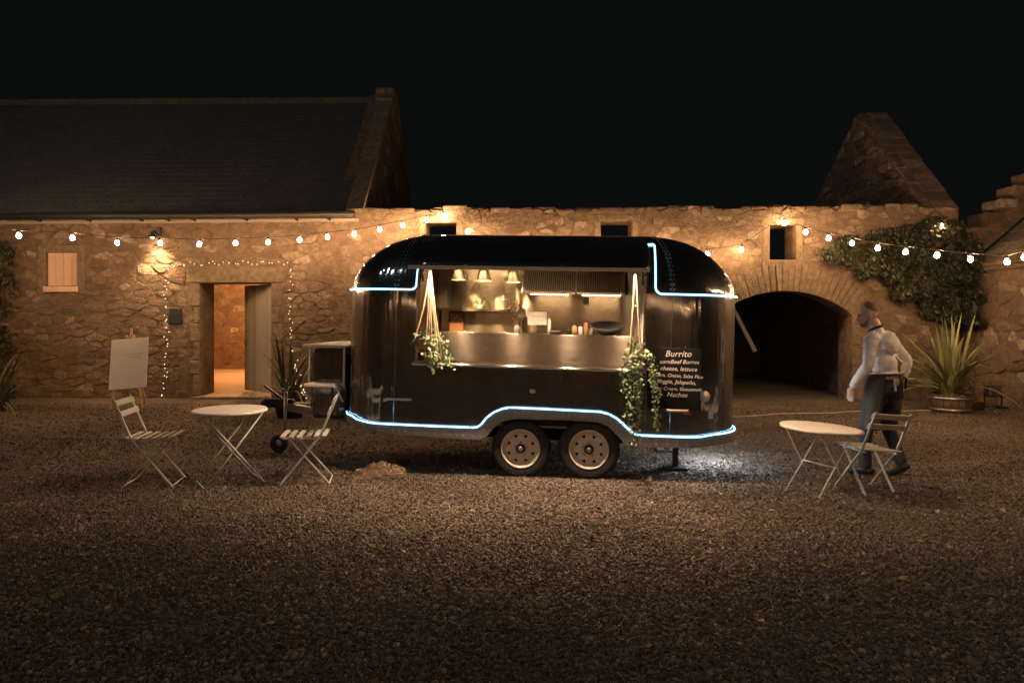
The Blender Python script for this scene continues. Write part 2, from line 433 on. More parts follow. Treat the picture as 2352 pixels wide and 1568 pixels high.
def lay(parent,F,cl,mat,nmax,score=None,name='stone',seed=3,**kw):
    r=random.Random(seed); score=score or (lambda A,pl:A)
    cl=sorted(cl,key=lambda t:-score(*t))
    for A,pl in cl[:nmax]:
        mb=MB(); o=add_stone(mb,F,pl,r,**kw); mb.build(name,mat,parent,origin=o)
    if cl[nmax:]:
        mb=MB()
        for A,pl in cl[nmax:]: add_stone(mb,F,pl,r,**kw)
        mb.build(name+'s',mat,parent,kind='stuff')
def slab(mb,F,cols,n0,n1):                        # cols: (ua,ub,[(va,vb) or (va_l,va_r,vb)])
    for ua,ub,sp in cols:
        for s in sp:
            if len(s)==2: mb.fbox(F,ua,ub,s[0],s[1],n0,n1)
            else: mb.prism([(ua,s[0]),(ub,s[1]),(ub,s[2]),(ua,s[2])],F,n0,n1)

WF=Frame((0,13.2,0),(1,-.03,0),(0,0,1),(-.03,-1,0))
def W(px,py):                                     # survey point on the courtyard wall: (along, height)
    d=(px-1176)/FP; Y=13.2/(1+.03*d); q=P(px,py,Y); return ((q-WF.O).dot(WF.U), q.z)
def shown(F):                                     # how large a stone shows from where the photograph was taken
    def f(A,pl):
        u=sum(p[0] for p in pl)/len(pl); v=sum(p[1] for p in pl)/len(pl); q=F.p(u,v)
        if q.y<.5: return 0
        x=1176+FP*q.x/q.y; y=725-FP*(q.z-1.62)/q.y; s=A/q.y**2
        if x<-30 or x>2382: s*=.02
        if 815<x<1685 and y>575+.0004*(x-1240)**2: s*=.02
        return s
    return f

# ------------------------------------------------------------------ ground
mb=MB(); mb.add([(-70,-40,0),(70,-40,0),(70,90,0),(-70,90,0)],[(0,1,2,3)])
tag(mb.build('ground',M['ground']),'packed gravel ground of the old farm courtyard','ground',kind='structure')

# gravel: loose pebbles lying on it
def gravel():
    mb=MB(); rows=[]
    for Y in (2.7,4,5.5,7,9,12.6): rows.append([Vector((x*(.3+1.05*Y),Y,.004)) for x in (-1,-.5,0,.5,1)])
    mb.sheet(rows); o=mb.build('gravel',M['ground'],kind='stuff'); tag(o,'loose brown gravel strewn over the courtyard','gravel')
    ng=bpy.data.node_groups.new('gravel_scatter','GeometryNodeTree')
    ng.interface.new_socket('Geometry',in_out='INPUT',socket_type='NodeSocketGeometry'); ng.interface.new_socket('Geometry',in_out='OUTPUT',socket_type='NodeSocketGeometry')
    N=ng.nodes; L=ng.links; gi=N.new('NodeGroupInput'); go=N.new('NodeGroupOutput')
    d=N.new('GeometryNodeDistributePointsOnFaces'); ps=N.new('GeometryNodeInputPosition'); sx=N.new('ShaderNodeSeparateXYZ'); L.new(ps.outputs[0],sx.inputs[0])
    mr=N.new('ShaderNodeMapRange'); mr.inputs[1].default_value=3; mr.inputs[2].default_value=9; mr.inputs[3].default_value=5400; mr.inputs[4].default_value=900; L.new(sx.outputs['Y'],mr.inputs[0])
    L.new(gi.outputs[0],d.inputs['Mesh']); L.new(mr.outputs[0],d.inputs['Density'])
    ico=N.new('GeometryNodeMeshIcoSphere'); ico.inputs['Radius'].default_value=.0080; ico.inputs['Subdivisions'].default_value=1
    sm=N.new('GeometryNodeSetMaterial'); sm.inputs['Material'].default_value=M['pebble']; L.new(ico.outputs[0],sm.inputs[0])
    rv=N.new('FunctionNodeRandomValue'); rv.data_type='FLOAT_VECTOR'; rv.inputs[0].default_value=(0,0,0); rv.inputs[1].default_value=(6.28,6.28,6.28)
    nt_=N.new('ShaderNodeTexNoise'); nt_.inputs['Scale'].default_value=.9; nt_.inputs['Detail'].default_value=4; L.new(ps.outputs[0],nt_.inputs['Vector']); m2=N.new('ShaderNodeMapRange'); m2.inputs[1].default_value=.36; m2.inputs[2].default_value=.6; m2.inputs[3].default_value=.35; m2.inputs[4].default_value=1.15; L.new(nt_.outputs[0],m2.inputs[0]); mm=N.new('ShaderNodeMath'); mm.operation='MULTIPLY'; L.new(mr.outputs[0],mm.inputs[0]); L.new(m2.outputs[0],mm.inputs[1]); sc_=N.new('ShaderNodeVectorMath'); sc_.operation='MULTIPLY'; sc_.inputs[1].default_value=(.13,1.25,1); L.new(ps.outputs[0],sc_.inputs[0]); n2_=N.new('ShaderNodeTexNoise'); n2_.inputs['Scale'].default_value=1.0; n2_.inputs['Detail'].default_value=2; L.new(sc_.outputs[0],n2_.inputs['Vector']); m3=N.new('ShaderNodeMapRange'); m3.inputs[1].default_value=.40; m3.inputs[2].default_value=.5; m3.inputs[3].default_value=.25; m3.inputs[4].default_value=1.1; L.new(n2_.outputs[0],m3.inputs[0]); m4=N.new('ShaderNodeMath'); m4.operation='MULTIPLY'; L.new(mm.outputs[0],m4.inputs[0]); L.new(m3.outputs[0],m4.inputs[1]); L.new(m4.outputs[0],d.inputs['Density'])
    rs=N.new('FunctionNodeRandomValue'); rs.data_type='FLOAT_VECTOR'; rs.inputs[0].default_value=(.3,.3,.25); rs.inputs[1].default_value=(1.7,1.5,1.0); rs.inputs['Seed'].default_value=5
    io=N.new('GeometryNodeInstanceOnPoints'); L.new(d.outputs[0],io.inputs['Points']); L.new(sm.outputs[0],io.inputs['Instance']); L.new(rv.outputs[0],io.inputs['Rotation']); r1=N.new('FunctionNodeRandomValue'); r1.data_type='FLOAT'; r1.inputs['Seed'].default_value=9; pw=N.new('ShaderNodeMath'); pw.operation='POWER'; pw.inputs[1].default_value=5; L.new(r1.outputs[1],pw.inputs[0])
    ma=N.new('ShaderNodeMath'); ma.operation='MULTIPLY_ADD'; ma.inputs[1].default_value=1.5; ma.inputs[2].default_value=.8; L.new(pw.outputs[0],ma.inputs[0]); vs_=N.new('ShaderNodeVectorMath'); vs_.operation='SCALE'; L.new(rs.outputs[0],vs_.inputs[0]); L.new(ma.outputs[0],vs_.inputs['Scale']); L.new(vs_.outputs[0],io.inputs['Scale'])
    L.new(io.outputs[0],go.inputs[0])
    o.modifiers.new('scatter','NODES').node_group=ng
gravel()

# ------------------------------------------------------------------ the slate-roofed barn
barn=site('barn','long slate roofed stone barn with an open plank door','building',(-7.5,13.4,0))
UB=-2.92                                          # barn / range party line
dl,dt=W(459,650); dr,_=W(623,650); DT=dt; DB=.06
wl=W(105,580); wr=W(177,664); vl=W(388,707); vr=W(419,745)
wall=MB()
TOP=3.52
slab(wall,WF,[(-14,wl[0],[(0,TOP)]),(wl[0],wr[0],[(0,wr[1]),(wl[1],TOP)]),(wr[0],dl,[(0,TOP)]),(dl,dr,[(DT,TOP)]),(dr,UB,[(0,TOP)])],-.6,0)
front=wall.build('front_wall',M['mortar'],barn)
lint=(W(428,612),W(655,649))
holes=[('rect',wl[0]-.16,wr[0]+.16,wr[1]-.12,wl[1]+.16),('rect',dl-.22,dr+.24,0,DT),('rect',lint[0][0],lint[1][0],DT,lint[0][1]),('rect',vl[0],vr[0],vr[1],vl[1])]
cl=cells(-10.6,UB,0,TOP,.25,.125,holes,seed=11,drop=.34)
lay(front,WF,cl,M['stone'],300,shown(WF),seed=5)
r=random.Random(2)
def dstone(F,u0,u1,v0,v1,name,parent,mat='dressed',n0=-.3,n1=.02,b=.012):
    mb=MB(); mb.fbbox(F,u0,u1,v0,v1,n0,n1,b); c=F.p((u0+u1)/2,(v0+v1)/2,0); return mb.build(name,M[mat],parent,origin=c)
dstone(WF,lint[0][0],lint[1][0],DT+.004,lint[0][1],'lintel',front,n0=-.58)
v=DB
i=0
while v<DT-.02:                                   # door jambs
    h=min(r.uniform(.26,.42),DT-v); 
    if DT-v-h<.15: h=DT-v
    a=.2 if i%2 else .12
    dstone(WF,dl-a,dl-.002,v+.006,v+h-.006,'jamb_stone',front,n0=-.59,n1=r.uniform(.004,.02))
    dstone(WF,dr+.002,dr+(.22 if i%2 else .14),v+.006,v+h-.006,'jamb_stone',front,n0=-.59,n1=r.uniform(.004,.02)); v+=h; i+=1
# window surround, board and sill of the small barn window
for a in ((wl[0]-.15,wl[0]-.002,wr[1]-.1,wl[1]+.14),(wr[0]+.002,wr[0]+.15,wr[1]-.1,wl[1]+.14),(wl[0],wr[0],wl[1]+.002,wl[1]+.14)): dstone(WF,*a,'window_margin',front)
bd=MB()
nb=4
for k in range(nb):
    a=wl[0]+(wr[0]-wl[0])*k/nb; b=wl[0]+(wr[0]-wl[0])*(k+1)/nb
    mb=MB(); mb.fbbox(WF,a+.003,b-.003,wr[1]+.07,wl[1]-.004,-.09,-.06+.004*(k%2),.003); mb.build('shutter_board',M['board'],front,origin=WF.p(a,wr[1],-.07))
dstone(WF,wl[0]-.03,wr[0]+.03,wr[1]-.06,wr[1]+.055,'sill',front,'board',-.3,.05)
mb=MB(); mb.fbbox(WF,vl[0]+.01,vr[0]-.01,vr[1]+.01,vl[1]-.01,.0,.03,.006)
vent=mb.build('vent_box',M['black'],front)
# door leaf: planks, ledges and handle, opened inwards
H=WF.p(dr-.02,0,-.12); hinge=thing('door',None,None); hinge.name='door'
for kk in ('label','category'):
    if kk in hinge: del hinge[kk]
hinge.parent=barn; hinge.matrix_parent_inverse=Matrix.Translation(-WP[barn.name]); hinge.location=H; hinge.rotation_euler=(0,0,math.radians(180-41))
nw=7; lw=1.08
for k in range(nw):
    a=.0+lw*k/nw; mb=MB(); top=DT-.02-(.0 if k else .0)
    z0=.09
    mb.bbox(a+.003,a+lw/nw-.003,-.017,.017,z0,top,.004)
    o=mb.build('plank',M['doorwood'],hinge,origin=(a+lw/nw/2,0,0))
for z in (.45,1.15,1.8):
    mb=MB(); mb.bbox(.03,lw-.03,-.045,-.019,z,z+.13,.004); mb.build('ledge',M['doorwood'],hinge,origin=(.5,0,z))
mb=MB(); mb.tube([(lw-.09,.02,1.02),(lw-.09,.06,1.02),(lw-.09,.06,1.14),(lw-.09,.02,1.14)],.009,6); mb.ball((lw-.09,.03,1.3),.02); mb.build('handle',M['black'],hinge)
# inside the barn: back wall (ochre above, red below), floor, side walls
BF=Frame((0,20.15,0),(1,0,0),(0,0,1),(0,-1,0))
mb=MB(); mb.fbox(BF,-13,-3.2,0,3.6,-.5,0); inner=mb.build('inner_wall',M['mortar'],barn)
lay(inner,BF,cells(-9.4,-5.4,1.1,2.9,.36,.2,seed=21),M['stone'],300,seed=6)
lay(inner,BF,cells(-9.4,-5.4,0,1.1,.3,.15,seed=22),M['brickred'],300,seed=7)
mb=MB(); mb.box(-13,-12.6,13.9,20.1,0,3.6); mb.build('end_wall',M['mortar'],barn)
mb=MB(); mb.add([WF.p(-13,.0,-.7)+Vector((0,0,.05)),WF.p(UB-.6,0,-.7)+Vector((0,0,.05)),Vector((UB-.6,20.15,.05)),Vector((-13,20.15,.05))],[(0,1,2,3)]); mb.add([WF.p(dl,.05,.06),WF.p(dr,.05,.06),WF.p(dr,.05,-.72),WF.p(dl,.05,-.72)],[(0,1,2,3)])
tag(mb.build('barn_floor',M['floor']),'worn orange lit concrete floor seen through the barn door','floor',kind='structure')
dstone(WF,dl-.1,dr+.15,0,.045,'threshold',front,'dressed',-.1,.12)
lamp=thing('room_lamp','bare amber lamp hanging inside the barn behind the lintel','lamp',(-6.6,18.0,2.7))
mb=MB(); mb.ball((0,0,0),.07,2); mb.build('bulb',M['roombulb'],lamp)
mb=MB(); mb.tube([(0,0,.06),(0,0,.16)],.025,8); mb.tube([(0,0,.15),(0,0,1.6)],.006,5); mb.build('cord',M['black'],lamp)
# roof: sheathing, slate courses, ridge, gutter
eY=13.2+.03*6; e0=Vector((-13.4,13.2+.03*13.4-.12,3.56)); e1=Vector((UB-.24,13.2+.03*3.2-.12,3.6)); r0=Vector((-13.4,17.1,6.98)); r1=Vector((UB-.24,16.9,6.98))
mb=MB(); q=Vector((0,.05,-.06)); mb.hexa([e0+q,e1+q,r1+q,r0+q,e0+Vector((0,0,-.015)),e1+Vector((0,0,-.015)),r1+Vector((0,0,-.015)),r0+Vector((0,0,-.015))])
back=Vector((0,3.85,-3.4))
mb.hexa([r0+q,r1+q,r1+q+back,r0+q+back,r0,r1,r1+back,r0+back]); roof=mb.build('roof',M['darkwood'],barn)
sl=MB(); nrow=27; r=random.Random(9); up=(r1-e1); nrm=Vector((0,-.69,.72))
for j in range(nrow):
    n=44
    for i in range(n):
        s0=(i+(j%2)*.5)/n; s1=s0+1/n-.0012
        if s0>1-.4/n: continue
        s1=min(s1,1)
        a=e0.lerp(e1,s0).lerp(r0.lerp(r1,s0),(j-.05)/nrow); b=e0.lerp(e1,s1).lerp(r0.lerp(r1,s1),(j-.05)/nrow)
        t=min(1,(j+1.15)/nrow); c=e0.lerp(e1,s1).lerp(r0.lerp(r1,s1),t); d=e0.lerp(e1,s0).lerp(r0.lerp(r1,s0),t)
        l=nrm*(.010+r.uniform(-.003,.005)); k=nrm*.003
        sl.add([a+k+l*.4,b+k+l*.4,c+k,d+k,a+l,b+l,c+k*2,d+k*2],[(0,1,5,4),(4,5,6,7),(1,2,6,5),(3,0,4,7)])
sl.build('slates',M['slate'],roof,kind='stuff')
for i in range(20):
    a=r0.lerp(r1,i/20); b=r0.lerp(r1,(i+1)/20-.0015); mb=MB()
    y=Vector((0,-.17,-.13)); z=Vector((0,.17,-.13)); t=Vector((0,0,.05)); mb.add([a+y,b+y,b+t,a+t,a+z,b+z,a+y*.9-Vector((0,0,.03)),b+y*.9-Vector((0,0,.03))],[(0,1,2,3),(3,2,5,4),(6,7,1,0)]); mb.build('ridge_tile',M['dressed'],roof)
mb=MB(); 
g0=WF.p(-13.4,3.535,.19); g1=WF.p(UB-.1,3.575,.19); mb.tube([g0,g0.lerp(g1,.5),g1],.058,8); mb.build('gutter',M['black'],barn)
mb=MB(); f0=WF.p(-13.4,3.44,.02); f1=WF.p(UB-.06,3.48,.02); mb.bar(f0,f1,.03,.06); mb.build('fascia',M['fascia'],barn)
for px in (158,345,540,640,735,930,1118,1240):
    u=W(px/1.0*.6125,500)[0]; mb=MB(); mb.bar(WF.p(u,3.47,.03),WF.p(u,3.49,.2),.03,.02); mb.bar(WF.p(u,3.46,.05),WF.p(u,3.56,.05),.03,.02); mb.build('gutter_bracket',M['black'],barn)
# gable wall of the barn, seen edge on, with its sloped coping
GF=Frame((UB,0,0),(0,1,0),(0,0,1),(1,0,0))
pg=[(13.29,0),(20.7,0),(20.7,3.5),(16.95,7.05),(16.8,7.05),(13.29,3.66)]
mb=MB(); mb.prism(pg,GF,-.55,0); gab=mb.build('gable_wall',M['mortar'],barn,fixn=True)
pl2=[(-(7.16-3.66)/ (16.8-13.29)*.7,.7,.7*(3.66-(7.16-3.66)/(16.8-13.29)*13.29)-.03),((7.16-3.5)/(20.7-16.95)*.7,.7,.7*(7.16+(7.16-3.5)/(20.7-16.95)*16.95)-.03)]
lay(gab,GF,cells(13.3,20.7,3.3,7.05,.34,.19,planes=pl2,seed=31),M['stone'],300,shown(GF),seed=8)
k=15
for i in range(k):                                 # coping slabs, front slope
    a=Vector((0,13.2,3.6)).lerp(Vector((0,16.75,7.02)),i/k); b=Vector((0,13.2,3.6)).lerp(Vector((0,16.75,7.02)),(i+1)/k-.006)
    mb=MB(); t=Vector((0,-.07,.075)); x0=UB-.28; x1=UB+.05
    mb.hexa([Vector((x0,a.y,a.z)),Vector((x1,a.y,a.z)),Vector((x1,b.y,b.z)),Vector((x0,b.y,b.z)),Vector((x0,a.y,a.z))+t,Vector((x1,a.y,a.z))+t,Vector((x1,b.y,b.z))+t,Vector((x0,b.y,b.z))+t]); mb.build('coping_stone',M['dressed'],gab,fixn=True)
for i in range(k):
    a=Vector((0,16.98,7.04)).lerp(Vector((0,20.75,3.48)),i/k); b=Vector((0,16.98,7.04)).lerp(Vector((0,20.75,3.48)),(i+1)/k-.006)
    mb=MB(); t=Vector((0,.07,.075)); x0=UB-.28; x1=UB+.05
    mb.hexa([Vector((x0,a.y,a.z)),Vector((x1,a.y,a.z)),Vector((x1,b.y,b.z)),Vector((x0,b.y,b.z)),Vector((x0,a.y,a.z))+t,Vector((x1,a.y,a.z))+t,Vector((x1,b.y,b.z))+t,Vector((x0,b.y,b.z))+t]); mb.build('coping_stone',M['dressed'],gab,fixn=True)
mb=MB(); mb.bbox(UB-.4,UB+.04,16.6,17.25,6.85,7.17,.03); mb.build('apex_stone',M['dressed'],gab)
mb=MB(); mb.bbox(UB-.36,UB+.06,16.35,16.75,6.62,6.86,.03); mb.build('apex_stone',M['dressed'],gab)

# ------------------------------------------------------------------ the roofless range with its arch
rng=site('ruined_range','roofless stone range with an arched cart opening and small windows','building',(3,13.3,0))
UE=8.47
A0=W(1649,722); A1=W(1957,722); AC=((A0[0]+A1[0])/2, 0); 
hw=(A1[0]-A0[0])/2; crown=W(1803,668)[1]; spring=A1[1]; sag=crown-spring; AR=(hw*hw+sag*sag)/(2*sag); ACV=crown-AR
def arch_z(u): return ACV+math.sqrt(max(0,AR*AR-(u-AC[0])**2))
wins=[]
for x0,x1,y0 in ((977,1048,512),(1380,1452,508),(1768,1829,517)):
    a=W(x0,y0); b=W(x1,y0); wins.append((a[0],b[0],a[1]-.66,a[1]))
def rtop(u): return 3.70+.07*noise.noise(Vector((u*1.3,3.1,0)))+.03*noise.noise(Vector((u*4,1,0)))
cuts=sorted(set([UB,UE,A0[0],A1[0]]+[x for w_ in wins for x in w_[:2]]+[A0[0]+(A1[0]-A0[0])*i/20 for i in range(1,20)]))
cols=[]
for a,b in zip(cuts[:-1],cuts[1:]):
    m=(a+b)/2; t=3.62; segs=[]
    w_=[w for w in wins if w[0]-1e-6<m<w[1]+1e-6]
    base=(arch_z(a),arch_z(b)) if A0[0]<m<A1[0] else (0,0)
    if w_: segs=[(base[0],base[1],w_[0][2]),(w_[0][3],w_[0][3],t)]
    else: segs=[(base[0],base[1],t)]
    cols.append((a,b,segs))
mb=MB(); slab(mb,WF,cols,-.6,0); rw=mb.build('front_wall',M['mortar'],rng)
RING=.56
holes=[('rect',w[0]-.13,w[1]+.13,w[2]-.14,w[3]+.02) for w in wins]+[('arch',AC[0],ACV,AR+RING),('rect',A0[0]-.3,A1[0]+.3,0,spring)]
cl=cells(UB,UE,0,3.8,.215,.115,holes,cap=rtop,seed=41,drop=.34)
lay(rw,WF,cl,M['stone'],300,shown(WF),seed=15)
# rough capping stones along the wall head
r=random.Random(4); u=UB
while u<UE:
    d=r.uniform(.22,.5); h=rtop(u+d/2)-3.60+r.uniform(-.01,.04)
    mb=MB(); mb.fbbox(WF,u+.006,min(u+d,UE)-.006,3.60,3.60+max(.05,h),-.58,r.uniform(-.05,.03),.025); mb.build('cap_stone',M['stone'],rw,origin=WF.p(u,3.6,-.2)); u+=d
# voussoirs
th=math.asin(hw/AR); nvs=27; edges=[-th+2*th*i/nvs for i in range(nvs+1)]
for i in range(nvs):
    a=edges[i]+.006; b=edges[i+1]-.006; ro=AR+RING*r.uniform(.82,1.0); out=r.uniform(.008,.03)
    pts=[(AC[0]+AR*math.sin(a),ACV+AR*math.cos(a)+.002),(AC[0]+AR*math.sin(b),ACV+AR*math.cos(b)+.002),(AC[0]+ro*math.sin(b),ACV+ro*math.cos(b)),(AC[0]+ro*math.sin(a),ACV+ro*math.cos(a))]
    mb=MB(); mb.prism(pts,WF,-.2,out); mb.build('arch_stone',M['dressed'],rw,origin=WF.p(pts[0][0],pts[0][1],0))
for sgn,e in ((-1,A0[0]),(1,A1[0])):
    v=0
    while v<spring-.01:
        h=r.uniform(.26,.4); h=spring-v if spring-v-h<.2 else h
        a=r.choice((.2,.34,.28)); u0,u1=(e-a,e-.002) if sgn<0 else (e+.002,e+a)
        dstone(WF,u0,u1,v+.006,v+h-.006,'jamb_stone',rw,n0=-.59,n1=r.uniform(.006,.025),b=.015); v+=h
# window margins and the dark boards set back in the openings
for w in wins:
    for a in ((w[0]-.12,w[0]-.002,w[2]-.0,w[3]),(w[1]+.002,w[1]+.12,w[2],w[3]),(w[0]-.13,w[1]+.13,w[2]-.13,w[2]-.004)): dstone(WF,*a,'window_margin',rw,n1=.012)
    dstone(WF,w[0]-.16,w[1]+.16,w[3]+.004,w[3]+.13,'window_lintel',rw,n1=.015)
# passage behind the arch
mb=MB()
mb.fbox(WF,A0[0]-.75,A0[0]-.25,0,2.45,-6,-.6); mb.fbox(WF,A1[0]+.25,A1[0]+.75,0,2.45,-6,-.6); mb.fbox(WF,A0[0]-.25,A1[0]+.25,2.25,2.45,-6,-.6); mb.fbox(WF,A0[0]-.75,A1[0]+.75,0,2.45,-6.4,-6)
mb.build('passage_wall',M['mortar'],rng)
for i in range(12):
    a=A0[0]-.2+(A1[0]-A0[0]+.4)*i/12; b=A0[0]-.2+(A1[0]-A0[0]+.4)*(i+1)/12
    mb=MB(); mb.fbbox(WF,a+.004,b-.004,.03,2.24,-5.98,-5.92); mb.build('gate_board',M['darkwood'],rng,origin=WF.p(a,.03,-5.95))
# side wall return under the ruined gable and the gable itself
XL,XR=7.89,8.47
RF=Frame((XL,0,0),(0,1,0),(0,0,1),(-1,0,0))
fy=WF.p(XL,0,-.02).y
pg=[(fy+.1,3.55),(18.6,3.3),(17.93,4.46),(17.5,4.78),(17.0,5.2),(16.7,5.42),(16.4,5.62),(16.15,5.82),(15.84,6.02),(15.6,6.2),(15.42,6.14),(15.0,5.66),(14.6,5.25),(fy+.1,3.62)]
mb=MB(); mb.prism(pg,RF,-.56,0); ga=mb.build('gable_wall',M['mortar'],rng,fixn=True)
a1=(6.2-3.6)/(15.5-fy); a2=(6.15-4.46)/(17.93-15.7)
pls=[(-a1,1,3.6-a1*fy-.02),(a2,1,6.15+a2*15.7-.04)]
lay(ga,RF,cells(fy,18.4,3.5,6.3,.36,.19,planes=pls,seed=51),M['stone'],300,shown(RF),seed=18,hmax=.06)
# slope stones on the front rake
SF=Frame((XL,fy,3.62),(1,0,0),(0,15.5-fy,6.2-3.62),(0,-(6.2-3.62),15.5-fy))
Ls=math.hypot(15.5-fy,6.2-3.62)
rr_=random.Random(61); nsl=13
for i in range(nsl):
    a_=Ls*i/nsl; b_=Ls*(i+1)/nsl-.008; o_=rr_.uniform(-.012,.012)
    mb=MB(); mb.fbbox(SF,.16+rr_.uniform(-.03,.03),XR-XL+.02+o_,a_,b_,-.03,.035+rr_.uniform(0,.02),.012); mb.build('rake_stone',M['stone'],ga,origin=SF.p(.4,a_,0))
    mb=MB(); mb.fbbox(SF,-.03,.155,a_+rr_.uniform(0,.03),b_-rr_.uniform(0,.03),-.03,.02+rr_.uniform(0,.03),.012); mb.build('rake_stone',M['stone'],ga,origin=SF.p(.0,a_,0))
mb=MB(); mb.box(XL+.02,XR,fy+.62,18.6,0,3.6); mb.build('side_wall',M['mortar'],rng)
EF=Frame((XR,0,0),(0,1,0),(0,0,1),(1,0,0))

# ------------------------------------------------------------------ right wing with crow-stepped gable
wing=site('stone_wing','low stone wing with a crow stepped gable at the right','building',(9.4,11,0))
XW=8.78
SW=Frame((XW,0,0),(0,1,0),(0,0,1),(-1,0,0))
mb=MB(); mb.box(XW,XW+.5,5.0,12.94,0,2.5); sw=mb.build('side_wall',M['mortar'],wing)
lay(sw,SW,cells(10.7,12.93,0,2.44,.3,.17,seed=61,drop=.25),M['stone'],200,shown(SW),seed=20,hmax=.05)
mb=MB()
for A,pl in cells(5.0,10.7,0,2.44,.5,.28,seed=62): add_stone(mb,SW,pl,r)
mb.build('stones',M['stone'],sw,kind='stuff')
y=5.0
while y<12.9:
    d=r.uniform(.5,.9); y1=min(y+d,12.93); mb=MB(); mb.bbox(XW-.07,XW+.4,y+.005,y1-.005,2.45,2.53,.012); mb.build('eaves_stone',M['dressed'],sw,origin=(XW,y,2.45)); y+=d
for i in range(12):                                # roof slabs in courses
    a=XW-.12+i*.24; z=2.56+i*.205; y=5.0
    mb=MB()
    while y<12.9:
        d=r.uniform(.28,.5); y1=min(y+d,12.93)
        mb.hexa([(a,y+.004,z-.03),(a+.28,y+.004,z+.2),(a+.28,y1-.004,z+.2),(a,y1-.004,z-.03),(a,y+.004,z+.02),(a+.28,y+.004,z+.245),(a+.28,y1-.004,z+.245),(a,y1-.004,z+.02)]); y+=d
    mb.build('roof_slabs',M['stone'],wing,kind='stuff')
CF=Frame((0,12.96,0),(1,0,0),(0,0,1),(0,-1,0))
steps=[(8.62,3.30),(9.0,3.58),(9.28,3.84),(9.57,4.1),(9.86,4.36),(10.15,4.62),(10.44,4.88)]
mb=MB()
for i,(x,z) in enumerate(steps):
    x1=steps[i+1][0] if i+1<len(steps) else 11.2
    mb.fbox(CF,x,x1,0,z-.02,-.5,0)
cg=mb.build('gable_wall',M['mortar'],wing)
cl=[]
for i,(x,z) in enumerate(steps):
    x1=steps[i+1][0] if i+1<len(steps) else 11.2
    cl+=cells(x,x1,2.2,z-.17,.3,.17,seed=70+i)
    mb=MB(); mb.fbbox(CF,x-.015,x1+.03,z-.165,z,-.52,.025,.015); mb.build('step_stone',M['stone'],cg,origin=CF.p(x,z,0))
lay(cg,CF,cl,M['stone'],150,shown(CF),seed=22)
mb=MB(); ps=[(8.66,2.4),(8.74,2.4),(11.0,4.36),(10.92,4.36)]
mb.bar((8.72,12.93,2.62),(11.0,12.93,4.56),.05,.1,up=(0,1,0)); mb.build('roof_flashing',M['void'],wing)

# ------------------------------------------------------------------ opposite side of the yard, behind the photographer: it shows in the glossy bodywork
opp=site('yard_wall','plain rubble wall closing the yard on the side behind the viewer','wall',(0,-7,0))
OF=Frame((0,-7,0),(-1,0,0),(0,0,1),(0,1,0))
mb=MB(); mb.fbox(OF,-13,13,0,3.9,-.5,0); mb.build('wall',M['mortar'],opp)
mb=MB(); r=random.Random(77)
for A,pl in cells(-13,13,0,3.9,.6,.3,seed=90): add_stone(mb,OF,pl,r)
mb.build('stones',M['stone'],opp,kind='stuff')
mb=MB(); mb.box(-11.6,-11.1,-7,12.9,0,3.6); mb.build('side_wall',M['mortar'],opp)
LF=Frame((-11.1,0,0),(0,1,0),(0,0,1),(1,0,0)); mb=MB()
for A,pl in cells(-7,12.9,0,3.6,.6,.3,seed=91): add_stone(mb,LF,pl,r)
mb.build('stones',M['stone'],opp,kind='stuff')

r=random.Random(101); mb=MB()
for k in range(230):
    Y=r.uniform(3.2,11.5); x=r.uniform(-.75,.75)*Y; q=r.uniform(.018,.04)
    mb.leaf((x,Y,.014+r.random()*.008),(r.uniform(-1,1),r.uniform(-1,1),r.uniform(-.1,.35)),(r.uniform(-.3,.3),r.uniform(-.3,.3),1),q*1.7,q*.5)
tag(mb.build('fallen_leaves',M['leaflitter'],kind='stuff'),'dry fallen leaves scattered over the gravel','leaves')

# ------------------------------------------------------------------ festoon lights
def sagline(a,b,sag,n=10):
    return [a.lerp(b,i/n)-Vector((0,0,sag*4*(i/n)*(1-i/n))) for i in range(n+1)]
bulb_me=None
def bulb_parts():
    g=MB(); g.lathe([(.0,-.044),(.018,-.041),(.031,-.026),(.036,-.007),(.031,.013),(.021,.032),(.014,.045)],10)
    s=MB(); s.lathe([(.0,.088),(.016,.086),(.019,.06),(.019,.04),(.0,.04)],8)
    return g.mesh('bulb'),s.mesh('socket')
BULB,SOCK=bulb_parts(); BULB.materials.append(M['bulb']); SOCK.materials.append(M['black'])
def festoon(label, spans, bulbs, extra=()):
    t=site('string_lights',label,'string lights',(bulbs[0].x,bulbs[0].y,0),'warm festoon bulbs strung along the courtyard walls')
    mb=MB()
    for pts in spans: mb.tube(pts,.006,5)
    mb.build('cable',M['cable'],t)
    for b in list(bulbs)+list(extra):
        s=link('socket',SOCK,t); s.location=b; s.rotation_euler=(R.uniform(-.22,.22),R.uniform(-.22,.22),R.uniform(0,3))
        o=link('bulb',BULB,s)
    return t
def onwall(px,py,off): u,v=W(px,py); q=WF.p(u,v,off); d=(q-Vector((0,0,1.62))); k=d.y; return P(px,py,k)
def gap(i,n,a,b): return a+(b-a)*i/n
def online(px,py,A,B):                            # survey point on the upright plane through two plan points
    d=(px-1176)/FP; a=Vector(A); b=Vector(B); k=b-a; Y=(a.x-a.y*k.x/k.y)/(d-k.x/k.y); return P(px,py,Y)
LB=[(43,541),(166,546),(269,557),(368,558),(458,561),(541,558),(616,556),(688,551),(752,544),(814,537),(872,527),(925,517),(980,505),(1018,495)]
q0=P(1018,495,13.08); q1=P(43,541,11.7)
lb=[online(x,y,(q0.x,q0.y),(q1.x,q1.y)) for x,y in LB]
up=Vector((0,0,.085))
hooks=[P(1018,476,13.0)]
dl_=Vector((-.2,-.5,.1)); lead=[lb[0]+Vector((-.30*(k+1),-.52*(k+1),.02*(k+1)**1.6)) for k in range(8)]
